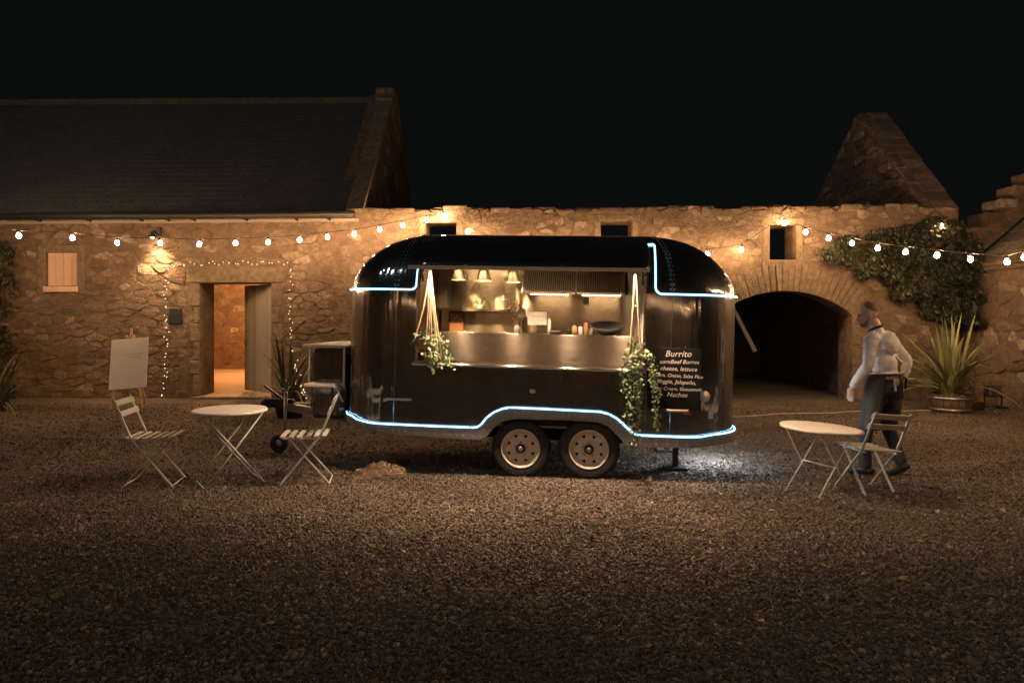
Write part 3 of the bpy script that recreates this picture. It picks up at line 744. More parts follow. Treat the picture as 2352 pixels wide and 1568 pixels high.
festoon('string of warm bulbs sagging from the barn wall above the door out over the yard',[[lead[-1]+up+dl_*2+Vector((0,0,.6))]+[p+up for p in lead[::-1]]+[p+up for p in lb]+[hooks[0]]],lb,lead)
MBu=[(1075,531,.3),(1135,556,.42),(1200,572,.5),(1270,583,.55),(1340,588,.58),(1410,590,.58),(1480,590,.55),(1550,588,.5),(1625,583,.42),(1703,573,.26)]
mbp=[onwall(*b) for b in MBu]; rb0=onwall(1802,512,.12)
festoon('string of warm bulbs dipping behind the trailer roof',[[hooks[0]]+[p+up for p in mbp]+[rb0+up+Vector((0,0,.06))]],mbp)
RB=[(1802,512),(1850,533),(1903,547),(1957,558),(2016,569),(2080,578),(2152,586),(2229,595),(2313,601)]
q0=P(1802,512,12.85); q1=P(2313,601,9.8)
rb=[online(x,y,(q0.x,q0.y),(q1.x,q1.y)) for x,y in RB]
dr_=rb[-1]-rb[-2]; tailb=[Vector(q) for q in ((6.98,9.3,2.42),(6.85,8.8,2.45),(6.68,8.3,2.49),(6.5,7.85,2.54),(6.3,7.4,2.6),(6.1,6.95,2.67),(5.88,6.5,2.75),(5.65,6.05,2.84),(5.42,5.6,2.94),(5.2,5.15,3.05))]; dr_=Vector((-.2,-.45,.1))
festoon('string of warm bulbs running past the ivy towards the right wing',[[p+up for p in rb]+[p+up for p in tailb]+[tailb[-1]+dr_*3+Vector((0,0,.9))]],rb,tailb)
festoon('string of warm bulbs along the wall behind the viewer',[sagline(Vector((-9,-6.5,3.1)),Vector((9,-6.5,3.1)),.2,12)],[p-up for p in sagline(Vector((-9,-6.5,3.1)),Vector((9,-6.5,3.1)),.2,12)])  # added string out of view, brightens the rear wall for the bodywork reflections
# wall lantern raking light down the barn wall
wlp=WF.p(*W(366,548),0)
wl_=site('wall_lamp','small lamp on the barn wall throwing a fan of light over rough stones','lamp',wlp)
mb=MB(); mb.fbbox(WF,W(366,548)[0]-.05,W(366,548)[0]+.05,W(366,548)[1]+.05,W(366,548)[1]+.22,-.01,.06,.01); mb.tube([WF.p(*(W(366,540)),.05),WF.p(*(W(366,532)),.16),WF.p(*(W(366,540)),.24)],.012,6); mb.build('bracket',M['black'],wl_)
hp=WF.p(*W(366,548),.24)
mb=MB(); mb.lathe([(.012,.11),(.03,.1),(.06,.02),(.062,-.01)],14,Matrix.Translation(hp)); mb.build('shade',M['black'],wl_)
mb=MB(); mb.ball(hp+Vector((0,0,.0)),.03,1); mb.build('bulb',M['bulb'],wl_)
sp=bpy.data.lights.new('wall_lamp_light','SPOT'); sp.energy=150; sp.color=(1,.66,.33); sp.spot_size=math.radians(96); sp.spot_blend=.8; sp.shadow_soft_size=.02
so=link('lamp_light',sp,wl_); so.location=hp-Vector((0,0,.05)); so.rotation_euler=(math.radians(16),0,0)

lp=WF.p(*W(2142,522),.3); t=site('ivy_lamp','small bright lamp fixed among the ivy near the wall top','lamp',lp)
mb=MB(); mb.ball(lp,.024,1); mb.build('bulb',M['bulb'],t); mb=MB(); mb.tube([lp+Vector((0,0,.03)),lp+Vector((0,0,.07)),WF.p(*W(2142,510),.0)],.012,5); mb.build('bracket',M['black'],t)
# fairy lights round the door
fl=site('fairy_lights','string of tiny fairy lights framing the barn doorway','fairy lights',WF.p(*W(385,930)))
fme=MB(); fme.ball((0,0,0),.0095,1); FME=fme.mesh('fairy_bulb'); FME.materials.append(M['fairy'])
r=random.Random(12)
path=[(378,925),(380,890),(388,850),(386,800),(388,740),(384,690),(388,640),(400,612),(440,606),(500,604),(560,602),(620,604),(668,606),(672,640),(668,700),(672,760),(678,820)]
pts=[]
for (a,b) in zip(path[:-1],path[1:]):
    n=max(1,int(math.hypot(b[0]-a[0],b[1]-a[1])/10))
    for i in range(n): pts.append(WF.p(*W(a[0]+(b[0]-a[0])*i/n+r.uniform(-5,5),a[1]+(b[1]-a[1])*i/n+r.uniform(-6,6)),r.uniform(.05,.09)))
tail=[P(678,830,12.9),P(684,860,12.2),P(690,885,11.5),P(697,905,11.0),P(690,930,10.6),P(700,950,10.3)]
for a,b in zip(tail[:-1],tail[1:]):
    for i in range(6): pts.append(a.lerp(b,i/6)+Vector((r.uniform(-.06,.06),r.uniform(-.05,.05),r.uniform(-.04,.04))))
mb=MB(); mb.tube(pts,.0025,3); mb.build('wire',M['cable'],fl)
for p in pts[::1]:
    o=link('fairy_bulb',FME,fl); o.location=p

# ------------------------------------------------------------------ plants
def blade(L,w,bend,n=6):
    mb=MB(); rows=[]
    for i in range(n+1):
        t=i/n; x=bend*L*t**2.2; z=L*(t-.35*bend*t**2.5); ww=w*(1-t**2.2)*(.75+.5*t)*.98+.001
        rows.append([Vector((x+.25*ww,-ww,z)),Vector((x,0,z)),Vector((x+.25*ww,ww,z))])
    mb.sheet(rows); return mb.mesh('leaf')
def sword_plant(name,label,loc,n,L,mat,seed,spread=1.0,group=None,z0=0,wid=.022):
    r=random.Random(seed); t=thing(name,label,'plant',loc,0,group)
    mes=[blade(1.0,wid*f,b) for b in (.12,.3,.55,.9) for f in (.8,1.15)]
    for me in mes: me.materials.append(M[mat])
    for i in range(n):
        q=r.random(); tilt=(.05+.95*q)*spread*.95
        o=link('leaf',mes[min(7,int(q*4)*2+r.randint(0,1))],t); o.location=(r.uniform(-.09,.09),r.uniform(-.09,.09),z0)
        o.rotation_euler=(0,tilt,r.uniform(0,2*PI)); s=L*r.uniform(.62,1.05); o.scale=(s,s*.9,s)
        o.rotation_mode='XYZ'
    return t
BP=Vector((7.38,11.5,0))
br=thing('barrel_planter','half barrel planter with metal hoops under the sword leaved plant','planter',BP)
def staves():
    n=18
    for k in range(n):
        a0=2*PI*k/n+.02; a1=2*PI*(k+1)/n-.02; mb=MB()
        rows=[]
        for z,rr in ((0,.27),(.14,.315),(.31,.325)): rows.append([(rr*math.cos(a),rr*math.sin(a),z) for a in (a0,a1)]+[((rr-.025)*math.cos(a),(rr-.025)*math.sin(a),z) for a in (a1,a0)])
        vs=[v for q in rows for v in q]; fs=[(3,2,1,0),(8,9,10,11)]
        for j in range(2):
            for e in range(4): fs.append((j*4+e,j*4+(e+1)%4,j*4+4+(e+1)%4,j*4+4+e))
        mb.add(vs,fs); mb.build('stave',M['barrel'],br)
staves()
for z,rr in ((.06,.294),(.25,.326)):
    mb=MB(); mb.lathe([(rr,z-.018),(rr+.004,z-.018),(rr+.006,z+.018),(rr,z+.018)],24); mb.build('hoop',M['alloy'],br)
mb=MB(); mb.lathe([(0,.27),(.29,.27)],20); mb.build('soil',M['ground'],br)
sword_plant('sword_plant','large spiky sword leaved plant growing in the half barrel',BP+Vector((0,0,.27)),95,1.45,'blade',5,.85,wid=.026)
sword_plant('sword_plant','spiky plant with arching leaves behind the drawbar wound with fairy lights',(-3.55,10.9,.28),46,1.25,'blade_dark',8,.95)
pt=thing('plant_pot','dark round pot holding the spiky plant beside the drawbar','plant pot',(-3.55,10.9,0))
mb=MB(); mb.lathe([(0,0),(.19,0),(.25,.32),(.27,.33),(.27,.36),(.24,.36),(.23,.3),(0,.29)],20); mb.build('pot',M['rubber'],pt)
sword_plant('sword_plant','dark spiky plant at the foot of the barn wall by the left edge',(-8.75,11.6,0),55,1.35,'blade_dark',9,1.0)
# ivy on the right part of the range wall
def pip(x,y,pg):
    c=False; n=len(pg)
    for i in range(n):
        (x0,y0),(x1,y1)=pg[i],pg[i-1]
        if (y0>y)!=(y1>y) and x<(x1-x0)*(y-y0)/(y1-y0)+x0: c=not c
    return c
def ivy(label,poly,n,seed,stems):
    r=random.Random(seed); pw=[W(*q) for q in poly]; us=[p[0] for p in pw]; vs=[p[1] for p in pw]
    t=site('ivy',label,'ivy',WF.p(sum(us)/len(us),0))
    mb=MB(); k=0
    while k<n:
        u=r.uniform(min(us)-.1,max(us)+.1); v=r.uniform(min(vs)-.1,max(vs)+.1)
        nz=noise.noise(Vector((u*2.4,v*2.4,seed)))
        if not pip(u+nz*.22,v+noise.noise(Vector((u*2.4,v*2.4,seed+9)))*.2,pw): continue
        cl=noise.noise(Vector((u*3.5,v*3.5,seed+4)))
        if cl<-.12 and r.random()<.85: continue
        k+=1
        dep=.05+max(0,.22+.3*cl)*r.random()+r.random()*.05
        mb.leaf(WF.p(u,v,dep),(r.uniform(-.8,.8),-.35+r.uniform(-.3,.3),-1+r.uniform(-.5,.7)),(r.uniform(-.6,.6),-1,r.uniform(-.2,.8)),r.uniform(.045,.12),r.uniform(.02,.045))
    mb.build('foliage',M['ivy'],t,kind='stuff')
    for st in stems:
        mb=MB(); mb.tube([WF.p(*W(x,y),.04+.03*(i%2)) for i,(x,y) in enumerate(st)],[.03-.02*i/len(st) for i in range(len(st))],6); mb.build('stem',M['stem'],t)
    return t
ivy('dense dark ivy spreading over the wall above and right of the arch',[(1862,572),(1905,566),(1925,548),(1960,552),(1990,530),(2090,512),(2140,494),(2195,500),(2232,540),(2235,760),(2190,752),(2120,730),(2090,690),(2040,672),(2000,640),(1955,622),(1925,590),(1890,590)],7200,3,[[(2178,930),(2172,830),(2150,740),(2120,660),(2090,600),(2060,560)],[(2190,930),(2200,800),(2190,700),(2180,560)],[(2130,680),(2060,640),(1990,590),(1910,575)]])
ivy('straggling dark creeper on the barn wall at the left edge',[(-60,545),(40,560),(62,600),(50,640),(40,700),(30,860),(50,925),(-60,930)],1500,6,[[(-20,930),(0,800),(10,650),(30,590)]])

# ------------------------------------------------------------------ the catering trailer
TR=thing('food_trailer','glossy black rounded catering trailer with lit serving hatch and cool light strips','trailer',(.29,7.82,0))
TH=-.1327; PT=.023
TR.rotation_mode='XYZ'; TR.rotation_euler=(0,PT,TH)
MT=Matrix.Translation((.29,7.82,0))@Matrix.Rotation(TH,4,'Z')@Matrix.Rotation(PT,4,'Y'); MI=MT.inverted()
def T(px,py,ly=-1.0):                             # survey point on a lengthways plane of the trailer
    o=MI@Vector((0,0,1.62)); d=MI.to_3x3()@Vector(((px-1176)/FP,1,-(py-725)/FP)); k=(ly-o.y)/d.y; q=o+d*k; return (q.x,q.z)
HL,HW,RC,ZB,ZT,INL=2.07,1.0,.62,1.86,2.50,.8
ledpts=[(803,961),(815,967),(850,972),(1000,979),(1088,982),(1097,981),(1106,975),(1118,960),(1135,947),(1155,939),(1172,936),(1280,941),(1378,946),(1398,951),(1418,962),(1438,981),(1455,996),(1470,1000),(1600,1005),(1640,1002)]
led=[T(*q) for q in ledpts]; ledx=[p[0] for p in led]
def zled(x):
    if x<=ledx[0]: return led[0][1]
    for (a,za),(b,zb) in zip(led[:-1],led[1:]):
        if x<=b: return za+(zb-za)*(x-a)/(b-a)
    return led[-1][1]
ZL0=zled(-1.0)-.0; 
OX0=T(962,730)[0]; OX1=T(1478,730)[0]; OZ0=T(1230,838)[1]; OZ1=2.27
xs=sorted(set([round(x,3) for x in ledx if -1.40<x<1.40]+[round(OX0,3),round(OX1,3)]+[-1.4+.2*i for i in range(15)]))
xs=[x for i,x in enumerate(xs) if i==0 or x-xs[i-1]>.012 or x in (round(OX0,3),round(OX1,3))]
def outline(hL,hW,rc,zf,x_s):
    pts=[]
    def corner(cx,cy,a0,n=10):
        for i in range(n+1):
            a=a0+PI/2*i/n; pts.append((cx+rc*math.cos(a),cy+rc*math.sin(a)))
    corner(-hL+rc,-hW+rc,PI)
    for x in x_s: pts.append((x,-hW))
    corner(hL-rc,-hW+rc,-PI/2)
    corner(hL-rc,hW-rc,0)
    for x in reversed(x_s): pts.append((x,hW))
    corner(-hL+rc,hW-rc,PI/2)
    return [(x,y,zf(x,y)) for x,y in pts]
def ring(z=None,t=None,k=None):
    if t is None: return outline(HL,HW,RC,(lambda x,y:(zl(x,y)*(1-k)+OZ0*k)) if k is not None else (lambda x,y:z),xs)
    c=1-math.cos(t); hl=HL-INL*c**.85; hw=HW-.72*c; rc=RC*(1-.55*c)
    lim=hl-rc-.01; f=min(1,lim/1.42)
    return outline(hl,hw,rc,lambda x,y:ZB+(ZT-ZB)*math.sin(t),[x*f for x in xs])
def zl(x,y): return zled(x) if y<0 else zled(-1.0)+ (0 if abs(x)>1 else 0)
def build_shell():
    rings=[ring(k=0),ring(k=.05),ring(k=.33),ring(k=.66),ring(z=OZ0)]
    for z in (OZ0+.25,OZ0+.5): rings.append(ring(z=z))
    rings.append(ring(z=ZB))
    to=math.asin((OZ1-ZB)/(ZT-ZB)); ts=[to*i/3 for i in (1,2,3)]+[to+(PI/2-to)*i/7 for i in range(1,8)]
    for t in ts: rings.append(ring(t=t))
    n=len(rings[0]); mb=MB(); vs=[v for q in rings for v in q]; fs=[]
    nope=[i for i in range(n) if 11<=i<11+len(xs)]
    ia=11+xs.index(round(OX0,3)); ib=11+xs.index(round(OX1,3)); ja=4; jb=10
    for j in range(len(rings)-1):
        for i in range(n):
            if ia<=i<ib and ja<=j<jb: continue
            k=(i+1)%n; fs.append((j*n+i,j*n+k,(j+1)*n+k,(j+1)*n+i))
    fs.append(tuple((len(rings)-1)*n+i for i in range(n)))
    mb.add(vs,fs,True); o=mb.build('body',M['paint'],TR)
    m=o.modifiers.new('thickness','SOLIDIFY'); m.thickness=.02; m.offset=-1; m.use_rim=False
    mb=MB()
    return o
body=build_shell()
# ---- trailer: skirt, rivets, light strips
def offs(x,y,d):                                   # push a plan point outwards by d
    cx=max(-HL+RC,min(HL-RC,x)); cyy=max(-HW+RC,min(HW-RC,y)); v=Vector((x-cx,y-cyy))
    if v.length<1e-6: return x,y
    v=v.normalized(); return x+v.x*d,y+v.y*d
full=outline(HL,HW,RC,lambda x,y:0,xs)
front=[(x,y) for x,y,_ in full if y<-.05]
front=[p for p in front if p[1]<-HW+RC+.02]
skp=[(803,981),(830,988),(1000,1002),(1108,1008),(1122,996),(1140,972),(1160,964),(1185,960),(1280,962),(1370,967),(1393,974),(1412,990),(1433,1019),(1470,1024),(1600,1027),(1640,1025)]
skl=[T(*q) for q in skp]
def zsk(x):
    if x<=skl[0][0]: return skl[0][1]
    for (a,za),(b,zb) in zip(skl[:-1],skl[1:]):
        if x<=b: return za+(zb-za)*(x-a)/(b-a)
    return skl[-1][1]
mb=MB(); rows=[[],[],[],[]]
sx=[]
for (x,y),(x2,y2) in zip(front[:-1],front[1:]):
    n=max(1,int(math.hypot(x2-x,y2-y)/.05))
    sx+=[(x+(x2-x)*i/n,y+(y2-y)*i/n) for i in range(n)]
sx.append(front[-1])
for x,y in sx:
    ox,oy=offs(x,y,.004); px_,py_=offs(x,y,.022); z1=zled(x)-.002; z0=min(zsk(x),z1-.03)
    rows[0].append(Vector((ox,oy,z1+.012))); rows[1].append(Vector((px_,py_,z1))); rows[2].append(Vector((px_,py_,z0))); rows[3].append(Vector((ox,oy,z0-.004)))
mb.sheet(rows,False); o=mb.build('skirt_trim',M['skirt'],TR)
m=o.modifiers.new('t','SOLIDIFY'); m.thickness=.004
# back and ends of the underside + chassis
mb=MB(); bk=[(x,y) for x,y,_ in full if y>=-.05 or not y<-HW+RC+.02]
zb0=zled(-1.0)
mb.add([Vector((x*.985,y*.985,zb0+.02)) for x,y,_ in full],[tuple(range(len(full)))]); 
mb.box(-1.5,1.5,-.72,-.64,.34,zb0+.015); mb.box(-1.5,1.5,.64,.72,.34,zb0+.015); mb.box(-1.75,1.75,-.6,.6,.40,.46)
mb.build('chassis',M['void'],TR)
rv=MB()
acc=0
def rivet(x,y,z,nx,ny,rr=.0095):
    Mx=Matrix.Translation((x,y,z))@Vector((nx,ny,0)).to_track_quat('Z','Y').to_matrix().to_4x4(); rv.lathe([(rr,0),(rr*.75,rr*.5),(0,rr*.75)],6,Mx)
for a,b in zip(sx[:-1],sx[1:]):
    acc+=math.hypot(b[0]-a[0],b[1]-a[1])
    if acc>.06:
        acc=0; x,y=a; px_,py_=offs(x,y,.024); d=Vector(offs(x,y,1))-Vector((x,y)); d.normalize(); z1=zled(x); z0=zsk(x)
        rivet(px_,py_,z0+.028,d.x,d.y); rivet(px_,py_,z1-.035,d.x,d.y,.007)
rv.build('rivets',M['alloy'],TR,kind='stuff')
# vertical seams with rivets towards both ends
rv=MB(); sm_=MB()
for x in (T(908,760)[0],T(1543,760)[0]):
    line=[Vector((x,-HW-.003,zled(x)+.03)),Vector((x,-HW-.003,OZ0)),Vector((x,-HW-.003,ZB))]
    for i in range(1,7):
        t=PI/2*i/7; c=1-math.cos(t); line.append(Vector((x*(1-.15*c),-(HW-.72*c)-.004,ZB+(ZT-ZB)*math.sin(t)+.003)))
    sm_.tube(line,.005,4)
    for a,b in zip(line[2:-1],line[3:]):
        for k in range(3):
            q=a.lerp(b,k/3); rivet(q.x+.018,q.y,q.z,0,-1,.006); rivet(q.x-.018,q.y,q.z,0,-1,.006)
sm_.build('panel_seam',M['paint'],TR); rv.build('seam_rivets',M['alloy'],TR,kind='stuff')
# light strips
def strip(pts,name='light_strip'):
    mb=MB(); mb.tube(pts,.0082,6); return mb.build(name,M['led'],TR)
low=[]
for x,y in sx:
    if x<0 and y>-HW+RC*.72: continue
    px_,py_=offs(x,y,.026); low.append(Vector((px_,py_,zled(x)+.006)))
cutx=[T(p,980)[0] for p in (1070,1165,1378,1597)]
seg=[]; 
for q in low:
    seg.append(q)
    if cutx and q.x>cutx[0] and len(seg)>1: strip(seg); seg=[q+Vector((.012,0,0))]; cutx.pop(0)
seg+= [Vector((HL+.024,y,zled(1.9)+.006)) for y in (-.2,.0,.2,.4)]
strip(seg)
def surf(x,z,d=.012):                              # front skin, vertical below the belt and curved above
    if z<=ZB: return Vector((x,-HW-d,z))
    s=min(1,(z-ZB)/(ZT-ZB)); c=1-math.sqrt(1-s*s); return Vector((x,-(HW-.72*c)-d,z))
endl=[(x,y) for x,y in front if x<-HL+RC+.01 and y<-HW+RC*.9]
endr=[(x,y) for x,y in front if x>HL-RC-.01 and y<-HW+RC*.9]
zbl=ZB+.0
lx=T(957,668)[0]
a=[Vector((*offs(x,y,.014),zbl)) for x,y in endl]
xx=-HL+RC
while xx<lx-.09: a.append(Vector((xx+.03,-HW-.014,zbl))); xx+=.12
for i in range(5):
    t=PI/2*i/4; a.append(surf(lx-.06+.06*math.sin(t),ZB+.06-.06*math.cos(t)))
for z in (2.0,2.1,2.16): a.append(surf(lx,z))
strip(a)
rx=T(1506,640)[0]
a=[]
for z in (2.36,2.3,2.2,2.1,2.0): a.append(surf(rx,z))
for i in range(5):
    t=PI/2*i/4; a.append(surf(rx+.07-.07*math.cos(t),ZB+.07-.07*math.sin(t)))
xx=rx+.15
while xx<HL-RC: a.append(Vector((xx,-HW-.014,zbl))); xx+=.12
a+=[Vector((*offs(x,y,.014),zbl)) for x,y in endr]
strip(a); strip([surf(rx-.07,2.37),surf(rx-.015,2.375),surf(rx,2.36)])
# ---- wheels
def wheel(px,py,rad):
    x,z=T(px,py,-.98); w=link('wheel',None,TR); w.location=(x,-.90,0); w.rotation_euler=(0,-PT,0)
    zc=rad-.008; base=(MT@Vector((x,-.9,0))).z; zc-=base
    A=Matrix.Translation((0,0,zc))@Matrix.Rotation(PI/2,4,'X')
    mb=MB(); prof=[(.19,-.085),(.235,-.095),(.275,-.09),(rad-.008,-.07),(rad,-.045),(rad,.045),(rad-.008,.07),(.275,.09),(.235,.095),(.192,.085)]
    mb.lathe(prof,40,A); mb.lathe([(.253,.0945),(.256,.0975),(.259,.0945)],40,A)
    tr_=MB()
    for k in range(40):
        a=2*PI*k/40; tr_.hexa([A@Vector(((rad+e)*math.cos(a+s*.05),(rad+e)*math.sin(a+s*.05),zz)) for zz in (-.05,.055) for (s,e) in ((-1,-.006),(1,-.006),(1,.004),(-1,.004))])
    mb.v+= []
    ty=mb.build('tyre',M['rubber'],w); tr_.build('tread',M['rubber'],ty,kind='stuff')
    mb=MB(); mb.lathe([(.192,.08),(.198,.092),(.19,.095),(.175,.075),(.165,.045),(.16,.04)],40,A)
    # disc with eight windows
    ri,ro_=.108,.142; zf=.052; n8=8
    def pp(rr,a,z): return A@Vector((rr*math.cos(a),rr*math.sin(a),z))
    for k in range(n8):
        a0=2*PI*k/n8+PI/8; hwid=.16
        seg=6
        # solid spoke area between windows
        b0=a0+hwid; b1=a0+2*PI/n8-hwid
        for s in range(3):
            c0=b0+(b1-b0)*s/3; c1=b0+(b1-b0)*(s+1)/3
            mb.add([pp(ri,c0,zf+.012),pp(ri,c1,zf+.012),pp(ro_,c1,zf),pp(ro_,c0,zf)],[(0,1,2,3)])
        # fill beside the triangular window: wide outside, pointed inside
        for sgn in (-1,1):
            mb.add([pp(ri,a0,zf+.012),pp(ri,a0+sgn*hwid,zf+.012),pp(ro_,a0+sgn*hwid,zf)],[(0,1,2) if sgn<0 else (0,2,1)])
    mb.lathe([(.162,.042),(ro_,zf)],48,A); mb.lathe([(ri,zf+.012),(.085,.07),(.05,.072)],48,A)
    mb.build('rim',M['rim'],w)
    mb=MB(); mb.lathe([(.05,.07),(.046,.095),(.03,.1),(0,.1)],20,A); mb.build('hub',M['black'],w)
    mb=MB(); mb.lathe([(.024,.1),(.022,.108),(0,.109)],16,A); mb.build('hub_cap',M['alloy'],w)
    mb=MB()
    for k in range(5):
        a=2*PI*k/5+.3; q=pp(.068,a,.07); mb.lathe([(.009,0),(.009,.014),(0,.016)],6,Matrix.Translation(q)@Matrix.Rotation(PI/2,4,'X'))
    mb.build('wheel_nuts',M['alloy'],w)
    mb=MB(); mb.lathe([(0,.0),(.185,.0)],24,A); mb.build('brake_drum',M['void'],w)
wheel(1197,1037,.295); wheel(1354,1042,.303)
for s in (-.2,.55):
    mb=MB(); mb.lathe([(.29,-.08),(.3,-.06),(.3,.06),(.29,.08),(.18,.085),(0,.085)],28,Matrix.Translation((T(1197,1037,-.98)[0] if s<0 else T(1354,1042,-.98)[0],.9,.295))@Matrix.Rotation(-PI/2,4,'X')); mb.build('rear_side_tyre',M['rubber'],TR)
mb=MB(); x0,x1=T(1112,980)[0],T(1432,980)[0]
mb.box(x0,x1,-.55,-.52,.34,.66); mb.box(x0,x1,-.99,-.52,.655,.665)
mb.build('wheel_arch_liner',M['void'],TR)
# ---- opening frame, kitchen inside
fr=MB(); d=-HW-.012
fr.bar((OX0-.01,d,OZ0-.012),(OX1+.01,d,OZ0-.012),.03,.03); fr.bar((OX0-.012,d,OZ0),(OX0-.012,d,ZB),.025,.025); fr.bar((OX1+.012,d,OZ0),(OX1+.012,d,ZB),.025,.025)
for x in (OX0-.012,OX1+.012):
    l=[surf(x,z,.012) for z in (ZB,1.95,2.05,2.15,2.25)]; fr.tube(l,.014,4)
fr.build('hatch_frame',M['steel'],TR)
mb=MB(); mb.bbox(OX0-.03,OX1+.03,-HW-.13,-HW-.025,OZ0-.03,OZ0-.004,.006); mb.build('serving_ledge',M['steel'],TR)
ky=.66
mb=MB(); mb.box(-1.32,1.2,ky,ky+.02,.5,2.27); mb.build('kitchen_back_wall',M['steelwarm'],TR)
mb=MB(); mb.box(-1.30,1.2,-.76,ky,2.25,2.27); mb.build('kitchen_ceiling',M['steelwarm'],TR)
mb=MB(); mb.box(-1.30,1.2,-.95,ky,.5,.52); mb.build('kitchen_floor',M['floor'],TR)
mb=MB(); mb.box(-1.32,-1.30,-.8,ky,.5,2.25); mb.build('kitchen_side_wall',M['steelwarm'],TR)
mb=MB(); mb.hexa([(.93,ky,.5),(.95,ky,.5),(1.14,-.93,.5),(1.12,-.93,.5),(.93,ky,2.24),(.95,ky,2.24),(1.14,-.8,2.24),(1.12,-.8,2.24)]); mb.build('kitchen_partition',M['wallpale'],TR)
SPZ=T(1230,767,-.86)[1]
mb=MB(); mb.bbox(OX0-.3,OX1-.02,-.87,-.85,OZ0-.25,SPZ,.004); mb.build('splash_panel',M['steel'],TR)
mb=MB(); mb.bbox(OX0-.3,OX1-.02,-.849,-.42,SPZ-.028,SPZ-.004,.004); mb.build('counter',M['steel'],TR)
# wall shelf, cabinets and hood
zs=T(1100,710,.4)[1]
xa,xb=T(1000,700,.4)[0],T(1202,700,.4)[0]
mb=MB(); mb.bbox(max(xa-.2,-1.29),xb,.36,ky-.004,zs-.025,zs,.004); mb.build('wall_shelf',M['steel'],TR)
mb=MB(); mb.bbox(max(xa-.2,-1.29),xb-.02,.5,ky-.004,1.0,zs-.03,.006); mb.build('back_unit',M['steelwarm'],TR)
mb=MB(); mb.bbox(T(1160,640,.55)[0],T(1196,640,.55)[0],.5,ky-.004,zs+.004,2.24,.004); mb.build('upright_panel',M['steelwarm'],TR)
mb=MB(); mb.bbox(T(1003,640,.45)[0],T(1030,640,.45)[0],.4,ky-.004,zs+.004,2.24,.004); mb.build('cupboard_door',M['darkwood'],TR)
hx0,hx1=T(1198,672,.15)[0],T(1437,672,.15)[0]; hz=T(1300,674,.15)[1]
hood=MB(); hood.hexa([(hx0,.13,hz),(hx1,.13,hz),(hx1,ky-.01,hz),(hx0,ky-.01,hz),(hx0,.38,2.24),(hx1,.38,2.24),(hx1,ky-.01,2.24),(hx0,ky-.01,2.24)]); ho=hood.build('extractor_hood',M['alloy'],TR)
nb=46
for h0,h1 in ((hx0+.01,hx0+(hx1-hx0)*.52),(hx0+(hx1-hx0)*.535,hx1-.01)):
    mb=MB(); n=int((h1-h0)/.0245)
    for k in range(n):
        x=h0+(h1-h0)*(k+.2)/n; w=(h1-h0)/n*.55
        mb.hexa([(x,.115,hz+.03),(x+w,.115,hz+.03),(x+w,.135,hz+.03),(x,.135,hz+.03),(x,.345,2.23),(x+w,.345,2.23),(x+w,.37,2.23),(x,.37,2.23)])
    mb.build('baffle_fins',M['chrome'],ho,kind='stuff')
    mb=MB(); mb.bbox(h0,h1,.09,.14,hz-.012,hz+.022,.005); mb.build('hood_lip',M['chrome'],ho)
for k in range(2):
    x=hx0+(hx1-hx0)*(.27+.5*k); mb=MB(); mb.tube([(x-.22,.20,hz-.010),(x+.22,.20,hz-.010)],.007,6); mb.build('hood_light',M['ktube'],ho)
for x in (-.8,.1):
    mb=MB(); mb.tube([(x-.35,-.2,2.235),(x+.35,-.2,2.235)],.016,6); mb.build('fill_tube',M['ktube'],TR)  # tubes added out of sight to brighten the kitchen
mb=MB(); q=T(1346,690,.55); mb.bbox(q[0]-.035,q[0]+.035,.6,.655,q[1]-.04,q[1]+.04,.005); mb.build('socket_box',M['black'],TR)
# ---- raised hatch sloping out over the opening, with struts
ha,hb=T(938,600)[0]-.0,T(1492,600)[0]
def hpt(x,s):                                      # s 0 hinge .. 1 free edge
    y0,z0=-.52,2.462; y1,z1=-1.40,HZ; c=math.sin(s*PI)*.075
    return Vector((x,y0+(y1-y0)*s-c*.3,z0+(z1-z0)*s+c))
HZ=T(1215,617,-1.40)[1]
ha,hb=T(938,612,-1.4)[0],T(1493,622,-1.4)[0]
mb=MB(); rows=[[hpt(ha+(hb-ha)*i/12,s/8) for i in range(13)] for s in range(9)]; mb.sheet(rows)
o=mb.build('hatch',M['paint'],TR); m=o.modifiers.new('t','SOLIDIFY'); m.thickness=.03; m.offset=0
mb=MB(); mb.bar(hpt(ha,1)+Vector((0,-.012,-.0)),hpt(hb,1)+Vector((0,-.012,-.0)),.02,.035); mb.build('hatch_edge',M['alloy'],TR)
for x in (ha+.04,hb-.04):
    mb=MB(); mb.tube([surf(x,1.95,.0),hpt(x,.75)-Vector((0,0,.02))],.008,6); mb.tube([surf(x,1.95,0).lerp(hpt(x,.75),.0),surf(x,1.95,0).lerp(hpt(x,.75),.5)],.013,6); mb.build('gas_strut',M['black'],TR)
for k in range(4):
    x=OX0+.25+(OX1-OX0-.4)*k/3; q=hpt(x,.86)-Vector((0,0,.05)); h_=link('hatch_lamp',None,TR); h_.location=q
    mb=MB(); mb.lathe([(.0,.04),(.03,.038),(.045,.02),(.046,-.043)],16,Matrix.Diagonal((2.4,1,1,1))); mb.build('lamp_shade',M['black'],h_)
    mb=MB(); mb.ball((0,0,0),.018,1); mb.build('bulb',M['hatchbulb'],h_)
mb=MB(); q=surf(hb+.015,2.3,.02); mb.bar(q,q+Vector((.0,-.1,-.11)),.03,.02); mb.bar(q,q+Vector((-.08,-.06,.02)),.02,.02); mb.build('hatch_bracket',M['alloy'],TR)
